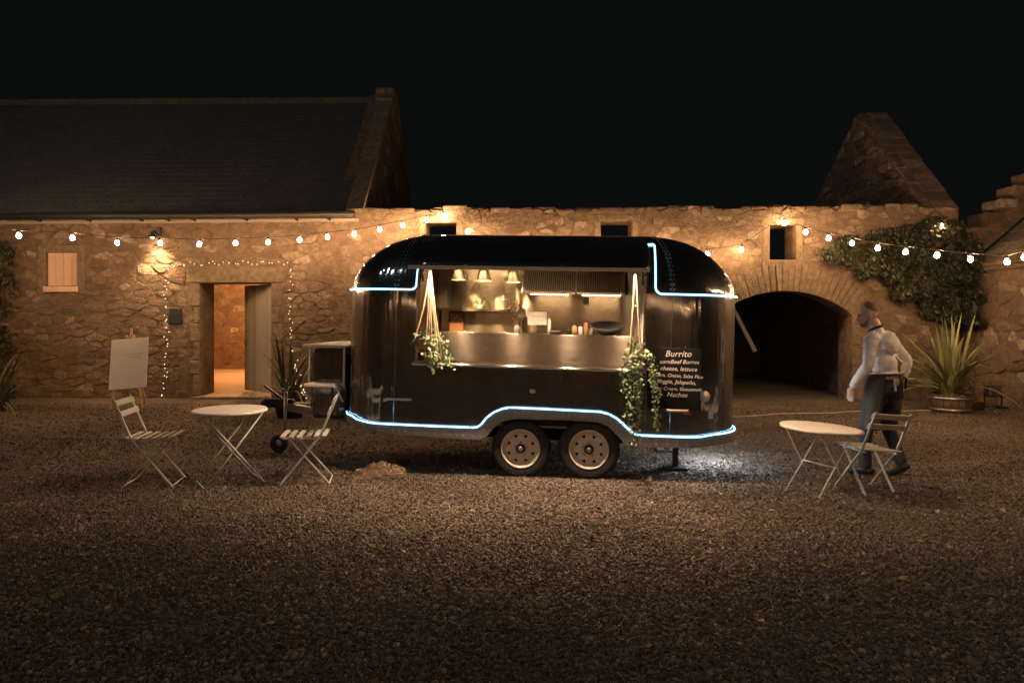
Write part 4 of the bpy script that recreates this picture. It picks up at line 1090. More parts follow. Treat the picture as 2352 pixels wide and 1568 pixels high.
# ---- handles, lamps and plates on the skin
def grab(px0,px1,py):
    a=T(px0,py); b=T(px1,py+1.5); mb=MB(); y=-HW-.03
    mb.tube([(a[0],y+.03,a[1]),(a[0]+.005,y,a[1]),(b[0]-.005,y,b[1]),(b[0],y+.03,b[1])],.0125,8); mb.build('grab_rail',M['rim'],TR)
grab(887,944,915); grab(1531,1580,941)
def pad(px,py,w,h,mat,name):
    q=T(px,py); mb=MB(); mb.bbox(q[0]-w/2,q[0]+w/2,-HW-.016,-HW+.002,q[1]-h/2,q[1]+h/2,.005); return mb.build(name,M[mat],TR)
pad(1223,898,.055,.035,'rim','vent_plate'); pad(1577,948,.075,.03,'amber','side_marker'); pad(885,918,.04,.03,'rim','side_marker'); pad(1550,688+300,.001,.001,'amber','stud') if False else None
q=T(1617,910); mb=MB(); mb.lathe([(.055,0),(.055,.015),(.04,.022),(0,.022)],20,Matrix.Translation((q[0],-HW,q[1]))@Matrix.Rotation(PI/2,4,'X')); mb.build('filler_cap',M['rim'],TR)
q=T(1632,956); e=[p for p in front if p[0]>HL-RC-.01][2]; 
mb=MB(); mb.bbox(-.025,.025,-.012,.006,-.035,.035,.005); o=mb.build('end_plate',M['rim'],TR); o.location=(HL-RC+RC*math.sin(.55),-HW+RC-RC*math.cos(.55),q[1]); o.rotation_euler=(0,0,.55)
# rear end: propped shutter seen edge on and door hinges
zr0=1.86; 
mb=MB(); 
p0=Vector((HL+.0,0,1.80)); p1=Vector((HL+.27,0,1.28))
mb.hexa([(p0.x,-.10,p0.z),(p0.x+.03,-.10,p0.z+.015),(p0.x+.03,-.06,p0.z+.015),(p0.x,-.06,p0.z),(p1.x,-.10,p1.z),(p1.x+.035,-.10,p1.z+.015),(p1.x+.035,-.06,p1.z+.015),(p1.x,-.06,p1.z)]); mb.build('prop_bar',M['rim'],TR,fixn=True)
for z in (1.05,.85,.6):
    mb=MB(); mb.bbox(HL-.01,HL+.03,-.16,-.1,z,z+.13,.006); mb.build('door_hinge',M['alloy'],TR)
# stabiliser legs
for x,y in ((1.5,-.4),(1.5,.55)):
    mb=MB(); b0=-(MT@Vector((x,y,0))).z; mb.bbox(x-.03,x+.03,y-.03,y+.03,b0+.02,.44,.005); mb.bbox(x-.12,x+.12,y-.1,y+.1,b0,b0+.03,.005); mb.build('stabiliser_leg',M['black'],TR)
mb=MB(); mb.ball((HL-.14,-.05,.37),.03,1); el=mb.build('end_fill_lamp',M['cool'],TR)  # unseen lamp added under the body for the cool patch on the gravel
# drawbar, coupling, jockey wheel, nose locker
mb=MB(); mb.bar((-1.9,-.55,.42),(-3.0,-.03,.46),.06,.09); mb.bar((-1.9,.55,.42),(-3.0,.03,.46),.06,.09); mb.build('drawbar',M['alloy'],TR)
mb=MB(); mb.bbox(-3.28,-2.95,-.05,.05,.44,.55,.015); mb.tube([(-3.27,0,.50),(-3.35,0,.49)],.05,10); mb.build('coupling',M['black'],TR)
mb=MB(); mb.bar((-3.1,0,.55),(-3.33,0,.70),.03,.02); mb.build('coupling_lever',M['black'],TR)
jx=-3.02; b0=-(MT@Vector((jx,-.1,0))).z
jw=link('jockey_wheel',None,TR); jw.location=(jx,-.12,b0)
mb=MB(); mb.lathe([(.055,-.03),(.09,-.035),(.105,-.02),(.105,.02),(.09,.035),(.055,.03)],24,Matrix.Translation((-.05,0,.105))@Matrix.Rotation(PI/2,4,'X')); mb.build('tyre',M['rubber'],jw)
mb=MB(); mb.lathe([(.0,.02),(.056,.02),(.056,-.02),(0,-.02)],16,Matrix.Translation((-.05,0,.105))@Matrix.Rotation(PI/2,4,'X')); mb.build('rim',M['alloy'],jw)
mb=MB(); mb.tube([(0,.05,.105),(0,.05,.22),(.02,0,.26),(.02,0,.72)],.022,8); mb.tube([(.02,0,.72),(.02,0,.75),(-.1,-.02,.76)],.009,6); mb.build('jack_post',M['alloy'],jw)
nb_=MB(); nb_.bbox(-2.52,-2.10,-.55,.45,.42,1.20,.05); nose=nb_.build('nose_locker',M['paint'],TR)
mb=MB(); mb.bbox(-2.58,-2.08,-.62,.5,1.215,1.245,.008); mb.build('locker_lid',M['rim'],TR)
mb=MB(); mb.bbox(-2.47,-2.12,-.80,-.56,.80,.835,.008); mb.build('locker_shelf',M['rim'],TR)
mb=MB(); mb.bar((-2.47,-.78,.82),(-2.47,-.56,.62),.015); mb.bar((-2.12,-.78,.82),(-2.12,-.56,.62),.015); mb.bar((-2.10,-.6,.78),(-2.10,-.6,1.21),.02); mb.bar((-2.50,-.6,.83),(-2.50,-.6,1.21),.012); mb.build('shelf_stay',M['rim'],TR)
# small top lamp on the front corner
mb=MB(); q=Vector((-HL+.10,-.35,2.06)); mb.ball(q,.025,1); mb.build('corner_lamp',M['black'],TR)

# ---- things in and on the trailer
def onT(x,y,z): return MT@Vector((x,y,z))
def tthing(name,label,cat,x,y,z,group=None,rz=0): 
    t=thing(name,label,cat,onT(x,y,z),TH+rz,group); return t
names=['leftmost fluted metal heat lamp hanging over the counter','middle fluted metal heat lamp hanging over the counter','fluted metal heat lamp nearest the extractor hood']
for k,(px,py) in enumerate(((1053,643),(1111,645),(1178,648))):
    x,z=T(px,py,.05); t=tthing('heat_lamp',names[k],'lamp',x,.05,z,'heat lamps over the counter')
    mb=MB(); n=36; prof=[(.085,0),(.074,.05),(.06,.1),(.05,.135),(.02,.15)]; vs=[]; fs=[]
    for rr,zz in prof:
        for q in range(n): a=2*PI*q/n; f=1+.05*math.cos(12*a); vs.append((rr*f*math.cos(a),rr*f*math.sin(a),zz))
    for i in range(4):
        for q in range(n): fs.append((i*n+q,i*n+(q+1)%n,(i+1)*n+(q+1)%n,(i+1)*n+q))
    mb.add(vs,fs,True); mb.build('lamp_shade',M['shade'],t)
    mb=MB(); mb.tube([(0,0,.145),(0,0,2.25-z)],.008,6); mb.build('stem',M['chrome'],t)
    mb=MB(); mb.ball((0,0,.045),.03,1); mb.build('bulb',M['kbulb'],t)
def text(body,size,parent,mat,loc,rot=(PI/2,0,0),shear=0,align='CENTER',name='lettering',ex=.0006,off=0,space=1):
    cu=bpy.data.curves.new('t','FONT'); cu.body=body; cu.size=size; cu.align_x=align; cu.shear=shear; cu.extrude=ex; cu.offset=off; cu.space_character=space; cu.resolution_u=3
    o=bpy.data.objects.new('t',cu); COL.objects.link(o)
    me=bpy.data.meshes.new_from_object(o.evaluated_get(C.evaluated_depsgraph_get())); bpy.data.objects.remove(o); bpy.data.curves.remove(cu)
    me.name=name; me.materials.clear(); me.materials.append(M[mat]); p=link(name,me,parent); p.location=loc; p.rotation_euler=rot; return p
x,z=T(1234,731,-.7); t=tthing('notice_card','white printed allergens notice standing on the steel counter','notice',x,-.66,SPZ)
hz_=z-SPZ
mb=MB(); mb.bbox(-.10,.10,-.003,.003,hz_-.068,hz_+.068,.001); mb.build('card',M['paper'],t)
mb=MB(); mb.bar((.0,.02,0),(.0,.01,hz_-.06),.012); mb.bbox(-.05,.05,-.03,.05,0,.008,.002); mb.build('card_stand',M['chrome'],t)
text('Allergens',.036,t,'ink',(0,-.004,hz_+.012))
for k,s in enumerate(('Please ask us about any','allergens in our food','before you order')): text(s,.0145,t,'ink',(0,-.004,hz_-.014-.018*k))
x,z=T(1199,720,-.6); t=tthing('small_card','small cream card beside the allergens notice','card',x,-.58,SPZ); 
mb=MB(); mb.bbox(-.04,.04,-.003,.003,.165,.25,.001); mb.build('card',M['paper'],t); mb=MB(); mb.bar((0,.006,0),(0,.006,.2),.006); mb.bbox(-.03,.03,-.02,.02,0,.006,.002); mb.build('clip_stand',M['chrome'],t)
x,z=T(1395,768,-.62); t=tthing('wok','shallow black pan tilted up on the steel counter','pan',x,-.6,SPZ)
mb=MB(); Mx=Matrix.Translation((0,0,.015))@Matrix.Rotation(math.radians(14),4,'X'); mb.lathe([(0,0),(.09,.006),(.15,.05),(.178,.095),(.172,.095),(.145,.054),(.085,.012),(0,.006)],28,Mx); mb.build('pan_bowl',M['black'],t)
mb=MB(); mb.tube([Mx@Vector((-.17,0,.09)),Mx@Vector((-.21,0,.1)),Mx@Vector((-.21,.05,.1)),Mx@Vector((-.165,.06,.09))],.008,6); mb.build('handle',M['black'],t)
r=random.Random(3)
for k,(px,hh,rr,mt,lab,nm) in enumerate(((1277,.06,.075,'black','low black dish on the counter beside the notice','dish'),(1306,.075,.02,'black','short dark bottle beside the black dish','bottle'),(1320,.11,.026,'terracotta','pinkish sauce bottle left of the tall pot','bottle'),(1333,.10,.026,'canvas','white tub on the counter left of the tall bottle','tub'),(1346,.15,.022,'terracotta','tall brown sauce bottle near the pan','bottle'),(1358,.09,.028,'paper','pale pot on the counter next to the pan','pot'),(1262,.19,.02,'canvas','tall white dispenser right behind the notice','dispenser'))):
    x,_=T(px,760,-.6); t=tthing(nm,lab,nm,x,-.62+.04*(k%2),SPZ)
    mb=MB()
    if nm=='dish': mb.lathe([(0,0),(rr*.7,0),(rr,hh*.6),(rr*.95,hh*.6),(rr*.6,.01),(0,.01)],18)
    else: mb.lathe([(0,0),(rr,0),(rr,hh*.7),(rr*.6,hh*.82),(rr*.35,hh*.85)],14)
    mb.build('vessel',M[mt],t)
    if nm in('bottle','dispenser'): mb=MB(); mb.lathe([(rr*.4,hh*.84),(rr*.4,hh),(0,hh)],10); mb.build('cap',M['black'],t)
x,z=T(1047,740,.45); t=tthing('wall_picture','small reddish framed picture on the steel back unit','picture',x,.49,z)
mb=MB(); mb.bbox(-.10,.10,-.0,.009,-.13,.13,.003); mb.build('frame',M['darkwood'],t); mb=MB(); mb.bbox(-.085,.085,-.004,-.001,-.115,.115,.001); mb.build('print',M['terracotta'],t)
mb=MB()
for k in range(14): mb.ball((r.uniform(-.07,.07),-.006,r.uniform(-.02,.1)),(.012,.003,.012),1)
mb.build('painted_flowers',M['canvas'],t)
def sprig(t,c,n,rad,L,mat,seed,flat=1.0):
    rr=random.Random(seed); mb=MB()
    for k in range(n):
        d=Vector((rr.gauss(0,1),rr.gauss(0,1),rr.gauss(0,1)*flat)).normalized(); q=Vector(c)+d*rad*rr.random()**.5
        mb.leaf(q,d+Vector((0,0,-.3)),(rr.uniform(-1,1),-1,rr.uniform(-.5,1)),L*rr.uniform(.7,1.2),L*.36)
    return mb
x,z=T(1102,700,.45); t=tthing('herb_pot','small pot of herbs on the steel wall shelf','pot plant',x,.46,zs)
mb=MB(); mb.lathe([(0,0),(.03,0),(.04,.05),(.0,.05)],14); mb.build('pot',M['canvas'],t); sprig(t,(0,0,.08),60,.06,.035,'trailing',4).build('foliage',M['trailing'],t,kind='stuff')
x,z=T(1161,690,.05); t=tthing('ladle_rack','steel utensils hanging from the kitchen ceiling','utensils',x,.0,z)
for k in range(3):
    mb=MB(); q=.03*(k-1); mb.tube([(q,0,2.25-z),(q,0,.02)],.004,5); mb.ball((q,0,0),(.026,.026,.02),1); mb.build('ladle',M['chrome'],t)
x,z=T(1200,745,-.5); t=tthing('dried_flowers','dried flowers in a small jar on the counter','flowers',x-.06,-.5,SPZ)
mb=MB(); mb.lathe([(0,0),(.025,0),(.03,.06),(.018,.08)],12); mb.build('jar',M['canvas'],t)
mb=MB(); 
for k in range(12): mb.tube([(0,0,.05),(r.uniform(-.06,.06),r.uniform(-.04,.04),r.uniform(.16,.26))],.002,3)
mb.build('stalks',M['wicker'],t); sprig(t,(0,0,.21),70,.085,.03,'wicker',6).build('flower_heads',M['wicker'],t,kind='stuff')
# ---- hanging baskets
def trail(mb,st,a,L,rr,leafL,dens,wig=.05):
    q=Vector(st); d=Vector((math.cos(a)*.5,math.sin(a)*.5,.3)); path=[q.copy()]
    n=int(L/.03)
    for i in range(n):
        d=d*.86+Vector((rr.uniform(-wig,wig),rr.uniform(-wig,wig),-.16)); d.z=max(d.z,-1); q=q+d.normalized()*.03; path.append(q.copy())
        for k in range(dens):
            v=Vector((rr.gauss(0,1),rr.gauss(0,1),rr.gauss(0,.6))).normalized()
            mb.leaf(q+v*.012,v+Vector((0,0,-.5)),(rr.uniform(-.7,.7),-1,rr.uniform(-.2,.9)),leafL*rr.uniform(.65,1.2),leafL*.4)
    return path
def hanger(name,label,px,pytop,pots,side,seed,ropes,lens,dens,sp=1.0):
    ly=-1.22; x,z=T(px,pytop,ly); zt=z; t=tthing(name,label,'hanging plant',x,ly,zt,'macrame plant hangers on the serving hatch')
    rr=random.Random(seed); vines=MB(); lv=MB()
    for (dx,py,prad,ph,mat,nl,lo) in pots:
        _,pz=T(px,py,ly); pz-=zt
        mb=MB(); mb.lathe([(0,0),(prad*.75,0),(prad,ph),(prad*1.04,ph),(prad*.9,ph*.9),(0,ph*.85)],18,Matrix.Translation((dx,0,pz))); mb.build('pot',M[mat],t)
        for k in range(4):
            a=PI/4+PI/2*k; e=Vector((dx+prad*1.05*math.cos(a),prad*1.05*math.sin(a),pz+ph)); mb=MB()
            kn=Vector((0.0+dx*.3,0,-ropes)); mb.tube([Vector((0,0,0)),Vector((.012*math.cos(a),.012*math.sin(a),-.06)),kn.lerp(e,.25)+Vector((.02*math.cos(a),.02*math.sin(a),0)),e,Vector((dx+prad*.7*math.cos(a),prad*.7*math.sin(a),pz-.004)),Vector((dx,0,pz-.03))],.008,6); mb.build('rope',M['rope'],t)
        for k in range(nl):
            a=rr.uniform(-1.5,2.4) if mat=='wicker' else rr.uniform(0,2*PI); p_=trail(lv,(dx+prad*.8*math.cos(a),prad*.8*math.sin(a),pz+ph),a,lo*rr.uniform(.4,1.05),rr,.038,dens)
            vines.tube(p_,.0022,3)
        for k in range(34):
            v=Vector((rr.gauss(0,1),rr.gauss(0,1),abs(rr.gauss(0,1)))).normalized(); lv.leaf(Vector((dx,0,pz+ph+.015))+v*prad*1.2*rr.random(),v,(0,-1,.4),.045,.018)
    for zz in (-.07,-ropes):
        mb=MB(); mb.ball((0,0,zz),.021,1); mb.build('knot',M['rope'],t)
    mb=MB(); mb.tube([(0,0,.0),(0,0,.06),(0,.02,.075)],.005,5); mb.build('hook',M['chrome'],t)
    vines.build('vines',M['stem'],t); lv.build('foliage',M['trailing'],t,kind='stuff')
    return t
hanger('hanging_basket','macrame hanger with wicker pots of trailing leaves by the heat lamps',988,622,((-.05,803,.115,.11,'wicker',11,.40),(.03,838,.09,.09,'wicker',8,.24)),1,21,.28,.4,2)
hanger('hanging_basket','macrame hanger with a terracotta pot and long ivy trails beside the menu board',1459,632,((.0,838,.07,.12,'terracotta',11,.95),),1,22,.30,.95,2)
# ---- menu board
a=T(1491,797,-1.0); b=T(1607,940,-1.0); w=b[0]-a[0]; h=a[1]-b[1]
t=tthing('menu_board','black chalkboard menu with white handwriting hung on the trailer side','menu board',(a[0]+b[0])/2,-HW-.03,b[1]); t.rotation_euler=(0,PT*.8,TH)
mb=MB(); mb.bbox(-w/2,w/2,-.006,.008,0,h,.003); mb.build('board',M['chalkboard'],t)
mb=MB(); mb.tube([(-.1,.0,h-.01),(-.1,.012,h+.02)],.004,5); mb.tube([(.1,.0,h-.01),(.1,.012,h+.02)],.004,5); mb.build('hook',M['black'],t)
lines=[('Burrito',.088,0,.86),('cornBeef Burros',.058,.02,.745),('cheese, lettuce',.06,.01,.63),('Corn, Onion, Salsa Pico',.05,.01,.52),('Veggie, Jalapeño,',.058,-.03,.415),('Sour Cream, Guacamole,',.049,0,.305),('Nachos',.066,-.01,.2)]
for s,sz,dx,f in lines:
    text(s,sz*.92,t,'chalk',(dx*w+.03,-.0075,f*h-.0),(PI/2,R.uniform(-.02,.03),0),.28,off=.0002,space=1.04)
# ------------------------------------------------------------------ bistro furniture
def bistro_table(label,loc,dia,tilt=(0,0),rz=0,sc=1.0):
    t=thing('bistro_table',label,'table',loc,rz,'round folding bistro tables'); t.rotation_euler=(tilt[0],tilt[1],rz)
    Rr=dia/2; mb=MB(); mb.lathe([(0,.69),(Rr-.012,.69),(Rr,.685),(Rr+.002,.70),(Rr-.004,.712),(Rr-.02,.713),(0,.712)],48); mb.build('tabletop',M['white'],t)
    for s in (-1,1):
        y=.20*s
        mb=MB(); mb.tube([(-.27,y,.685),(.27,y*1.05,.0)],.0085,6); mb.build('leg',M['chairpaint'],t)
        mb=MB(); mb.tube([(.27,y*.88,.685),(-.27,y*.93,.0)],.0085,6); mb.build('leg',M['chairpaint'],t)
    for a_,b_ in (((.27,-.21,.01),(.27,.21,.01)),((-.27,-.186,.01),(-.27,.186,.01)),((0,-.2,.345),(0,.2,.345))):
        mb=MB(); mb.tube([a_,b_],.007,6); mb.build('stretcher',M['chairpaint'],t)
    t.scale=(sc,)*3; return t
bistro_table('round white folding table before the barn door with the two chairs at its sides',(-2.75,6.66,0),.69,(0,0),.62)
bistro_table('round white folding table tilted on the gravel near the man',(2.79,6.25,-.05),.77,(.029,.053),.5,.92)
def bistro_chair(label,loc,face,tilt=(0,0),sc=1.0):
    t=thing('bistro_chair',label,'chair',loc,face,'folding bistro chairs'); t.rotation_euler=(tilt[0],tilt[1],face)
    # local: faces +x
    for s in (-1,1):
        y=.19*s
        mb=MB(); mb.bar((-.30,y,.84),(-.14,y,.45),.012,.024,(0,1,0)); mb.bar((-.14,y,.45),(.22,y,0),.012,.022,(0,1,0)); mb.build('back_leg',M['chairpaint'],t)
        y=.165*s
        mb=MB(); mb.bar((.14,y,.445),(-.24,y,0),.012,.022,(0,1,0)); mb.build('front_leg',M['chairpaint'],t)
        mb=MB(); mb.bar((-.18,y*1.03,.44),(.20,y*1.03,.45),.012,.02,(0,1,0)); mb.build('seat_rail',M['chairpaint'],t)
    n=6
    for k in range(n):
        x=-.17+.385*k/(n-1)-.018; z=.452+.01*abs(k-2.5)/2.5
        mb=MB(); mb.bbox(x-.022,x+.022,-.20,.20,z,z+.014,.004); mb.build('seat_slat',M['chairpaint'],t,origin=(x,0,z))
    for z0,x0 in ((.80,-.285),(.70,-.243)):
        mb=MB(); mb.bbox(-.007,.007,-.215,.215,-.028,.028,.004); o=mb.build('back_slat',M['chairpaint'],t); o.location=(x0+.012,0,z0); o.rotation_euler=(0,-.38,0)
    for a_,b_ in (((.215,-.19,.012),(.215,.19,.012)),((-.235,-.165,.012),(-.235,.165,.012))):
        mb=MB(); mb.tube([a_,b_],.007,6); mb.build('stretcher',M['chairpaint'],t)
    t.scale=(sc,)*3; return t
bistro_chair('pale folding chair before the easel facing the round table',(-3.46,6.62,0),math.radians(9))
bistro_chair('pale folding chair with slatted seat between the round table and the trailer nose',(-2.02,6.70,0),math.radians(190))
bistro_chair('pale folding chair beside the walking man with its back to us',(3.30,6.38,-.05),math.radians(101),(.085,0),.95)

# ------------------------------------------------------------------ easel and its sign
ez=thing('easel','pine easel standing before the barn wall left of the door','easel',(-6.66,11.75,0),math.radians(4))
ez.rotation_euler=(0,math.radians(-4),math.radians(4))
for a,b in (((-.27,.05,0),(-.06,.38,1.28)),((.27,.05,0),(.06,.38,1.28)),((0,.75,0),(0,.42,1.25))):
    mb=MB(); mb.bar(a,b,.035,.022); mb.build('leg',M['easelwood'],ez)
mb=MB(); mb.bar((0,.17,.2),(0,.44,1.40),.035,.03); mb.build('mast',M['easelwood'],ez)
mb=MB(); mb.bar((-.26,.08,.20),(.26,.08,.20),.03,.03); mb.build('crossbar',M['easelwood'],ez)
mb=MB(); mb.bar((-.22,.09,.335),(.22,.09,.335),.06,.025); mb.build('ledge',M['easelwood'],ez)
mb=MB(); mb.bbox(-.06,.06,.30,.37,1.215,1.255,.004); mb.build('top_clamp',M['easelwood'],ez)
sg=thing('sign_board','large white card sign resting tilted on the pine easel','sign',(-6.64,11.79,.36)); sg.rotation_euler=(math.radians(-15),math.radians(-5),math.radians(2))
mb=MB(); mb.bbox(-.32,.32,-.008,.008,0,.89,.003); mb.build('board',M['canvas'],sg)
for k in range(11):
    mb=MB(); mb.bbox(-.1+.032*k,-.078+.032*k,-.0095,-.0085,.595+.006*math.sin(k*2),.618,.0002); mb.build('faint_lettering',M['grey_ink'],sg)
for k in range(5):
    mb=MB(); mb.bbox(.02+.036*k,.045+.036*k,-.0095,-.0085,.535,.562,.0002); mb.build('faint_lettering',M['grey_ink'],sg)

# ------------------------------------------------------------------ odds and ends on the ground
def crumple():
    mb=MB(); rows=[]; n=44; m=32
    for j in range(m+1):
        row=[]
        for i in range(n+1):
            u=i/n*2-1; v=j/m*2-1; a=math.atan2(v,u); edge=1+.22*noise.noise(Vector((math.cos(a)*1.6,math.sin(a)*1.6,2.2)))
            rr=min(1,math.hypot(u,v)/1.05); f=max(0,1-rr**3)
            d=Vector((u*2.2+.6*noise.noise(Vector((u*3,v*3,9))),v*2.2,3.3)); h=1-abs(noise.noise(d))*2.2; h2=1-abs(noise.noise(d*2.7))*2
            x=u*.25*edge; y=v*.17*edge
            row.append(Vector((x+.02*noise.noise(d*2),y+.02*noise.noise(d*2+Vector((5,5,5))),.004+f*(.03+.075*max(0,h)+.025*h2))))
        rows.append(row)
    mb.sheet(rows); return mb
t=thing('sack','crumpled brown sacking heaped on the gravel under the front of the trailer','sack',(-1.33,7.0,0),.2); crumple().build('cloth',M['sack'],t)
for k in range(3):
    mb=MB(); mb.tube([(.1-.1*k+(.12+.02*k)*math.cos(a)+.01*math.sin(a*3),-.1+.05*k+.075*math.sin(a),.03+.05*max(0,math.sin(a+k))+.01*k) for a in [2*PI*i/28 for i in range(27)]],.008,5); mb.build('tie_cord',M['rope'],t)
c=[G(1680,959),G(1730,957),G(1790,952),G(1850,951),G(1910,950),G(1975,946),G(2040,949),G(2090,945),G(2150,944),G(2200,943),G(2250,941),G(2285,939)]
mb=MB(); mb.tube([p+Vector((0,0,.016)) for p in c],.011,5); tag(mb.build('ground_cable',M['cablewhite']),'pale cable lying across the gravel from the trailer to the right wing','cable')
t=thing('floodlight','black floodlight on a low stand against the right wing','floodlight',(8.42,11.95,0))
mb=MB(); mb.bbox(-.13,.13,-.05,.05,.2,.4,.015); o=mb.build('lamp_head',M['black'],t); 
mb=MB(); mb.bar((-.15,0,.3),(-.15,0,.05),.02); mb.bar((.15,0,.3),(.15,0,.05),.02); mb.bar((-.22,-.05,.02),(.22,-.05,.02),.03); mb.bar((-.15,-.1,.03),(-.15,.12,.03),.025); mb.bar((.15,-.1,.03),(.15,.12,.03),.025); mb.build('stand',M['black'],t)
mb=MB(); mb.bbox(-.11,.11,-.056,-.052,.22,.38,.001); mb.build('lens',M['chrome'],t)
t=thing('cable_reel','dark coil of cable on the gravel beside the barrel','cable',(7.95,11.75,0))
mb=MB(); mb.tube([(.16*math.cos(a*.3),.13*math.sin(a*.3),.02+.0012*a+.008*math.sin(a)) for a in range(90)],.012,5); mb.build('coil',M['cable'],t)

# ------------------------------------------------------------------ the man
def remeshed(parts,name,mat,parent,vox,smooth=2,fac=.5):
    mb=MB()
    for p in parts:
        if p[0]=='b': mb.ball(p[1],p[2],3)
        else:                                      # tapered limb through points
            pts=[Vector(q) for q in p[1]]; rs=p[2]; L=[];RR=[]
            for i in range(len(pts)-1):
                for k in range(6): L.append(pts[i].lerp(pts[i+1],k/6)); RR.append(rs[i]+(rs[i+1]-rs[i])*k/6)
            L.append(pts[-1]); RR.append(rs[-1])
            d0=(L[0]-L[1]).normalized(); d1=(L[-1]-L[-2]).normalized()
            Lx=[L[0]+d0*RR[0]*.95,L[0]+d0*RR[0]*.7]+L+[L[-1]+d1*RR[-1]*.7,L[-1]+d1*RR[-1]*.95]; Rx=[RR[0]*.25,RR[0]*.7]+RR+[RR[-1]*.7,RR[-1]*.25]
            mb.tube(Lx,Rx,12)
    o=mb.build(name,mat,parent)
    m=o.modifiers.new('remesh','REMESH'); m.mode='VOXEL'; m.voxel_size=vox; m.use_smooth_shade=True
    if smooth: m=o.modifiers.new('smooth','SMOOTH'); m.factor=fac; m.iterations=smooth
    return o
man=thing('person','man in white shirt and dark waist apron walking away towards the trailer','person',(3.755,6.86,0),math.radians(127))
HC=Vector((.165,.02,1.635))
def hd(x,y,z): # head local, pitched a little down
    return HC+Matrix.Rotation(math.radians(28),3,'Z')@Matrix.Rotation(math.radians(14),3,'Y')@Vector((x,y,z))
body_p=[('b',hd(-.008,0,.02),(.098,.078,.105)),('b',hd(.03,0,-.055),(.07,.06,.07)),('b',hd(.055,0,-.085),(.042,.042,.035)),('t',[hd(.085,0,.012),hd(.108,0,-.03)],[.011,.016]),('b',hd(.094,0,-.068),(.012,.024,.009)),('b',hd(.094,0,-.08),(.011,.022,.008)),
 ('b',hd(.085,.03,.018),(.012,.016,.008)),('b',hd(.085,-.03,.018),(.012,.016,.008)),('b',hd(-.005,.078,-.008),(.022,.012,.034)),('b',hd(-.005,-.078,-.008),(.022,.012,.034)),
 ('t',[(.06,0,1.40),(.115,.012,1.56)],[.062,.056]),
 ('t',[(0,0,.95),(.02,0,1.2),(.05,0,1.36)],[.08,.085,.075])]
def hand(w,d,side,curl=.5):
    w=Vector(w); d=Vector(d).normalized(); s=Vector(side).normalized(); n=d.cross(s).normalized(); out=[('t',[w-d*.05,w,w+d*.03],[.028,.024,.026])]
    out.append(('b',w+d*.06,(.03,.03,.035)))
    for k in range(4):
        b=w+d*.085+s*(.03-.02*k); l=(.068,.078,.073,.058)[k]; m=b+(d*.85+n*curl*.5)*l*.55; e=m+(d*.6+n*curl)*l*.5
        out.append(('t',[w+d*.05+s*(.024-.016*k),b,m,e],[.0125,.0105,.0092,.0078]))
    b=w+d*.03+s*.035; out.append(('t',[w+d*.015+s*.015,b+s*.012+n*.006,b+d*.035+s*.02+n*.02,b+d*.062+s*.012+n*.028],[.0145,.0125,.0108,.0085])); return out
ELb=(.04,.285,1.13); ELw=(.20,.27,.90)
ERb=(-.10,-.255,1.16); ERw=(-.07,-.205,.985)
body_p+=[('t',[(.045,.185,1.40),ELb,ELw],[.04,.035,.027]),('t',[(.045,-.185,1.40),ERb,ERw],[.036,.032,.026])]
body_p+=hand(ELw,(.18,.02,-1),(1,-.25,.15),.35)+hand(ERw,(.35,.35,-.8),(.7,-.3,.3),.6)
body_p+=[('t',[(0,.09,.93),(.15,.105,.50),(.155,.10,.1)],[.07,.05,.035]),('t',[(0,-.09,.93),(.02,-.1,.49),(-.11,-.1,.15)],[.07,.05,.035])]
remeshed(body_p,'body',M['skin'],man,.0065,2,.4)
shirt=[('b',(.055,0,1.385),(.095,.155,.085)),('b',(.035,0,1.28),(.112,.148,.16)),('b',(.01,0,1.13),(.112,.14,.15)),('b',(0,0,1.02),(.125,.155,.07)),('b',(-.035,0,1.33),(.075,.13,.12)),
 ('t',[(.085,.01,1.455),(.105,.012,1.50)],[.075,.066]),
 ('t',[(.05,.165,1.40),(.05,.215,1.34),ELb,(.12,.28,1.02),(.185,.272,.925)],[.074,.066,.052,.047,.039]),
 ('t',[(.05,-.165,1.40),(.03,-.215,1.34),ERb,(-.09,-.235,1.07),(-.075,-.21,1.0)],[.074,.066,.052,.047,.04])]
sh=remeshed(shirt,'shirt',M['shirt'],man,.009,4,.5)
tx=bpy.data.textures.new('cloth_folds','CLOUDS'); tx.noise_scale=.06; tx.noise_depth=3
m=sh.modifiers.new('folds','DISPLACE'); m.texture=tx; m.strength=.026; m.mid_level=.5
# cuffs and collar
for e,w in ((Vector((.155,.275,.965)),Vector(ELw)),(Vector((-.08,-.215,1.03)),Vector(ERw))):
    mb=MB(); d=(w-e).normalized(); mb.tube([w-d*.05,w-d*.045,w-d*.012,w-d*.008],[.036,.041,.041,.036],14); mb.build('cuff',M['shirt'],man)
mb=MB(); mb.tube([Vector((.085,.012,1.475))+Matrix.Rotation(.35,3,'Y')@Vector((.07*math.cos(a),.069*math.sin(a),.012+.008*math.cos(a+PI))) for a in [2*PI*i/20 for i in range(20)]],.0125,6,closed=True); mb.build('collar_strap',M['black'],man)
tr=[('b',(0,0,.94),(.13,.165,.10)),('b',(-.03,0,.90),(.12,.16,.10)),('t',[(0,.085,.90),(.08,.10,.68),(.145,.105,.50),(.155,.105,.27),(.15,.10,.10)],[.098,.086,.071,.063,.058]),('t',[(-.02,-.085,.90),(-.02,-.095,.68),(.02,-.1,.49),(-.04,-.1,.31),(-.10,-.1,.16)],[.098,.086,.072,.064,.058])]
tt=remeshed(tr,'trousers',M['trouser'],man,.01,4,.5); m=tt.modifiers.new('folds','DISPLACE'); m.texture=tx; m.strength=.022; m.mid_level=.5
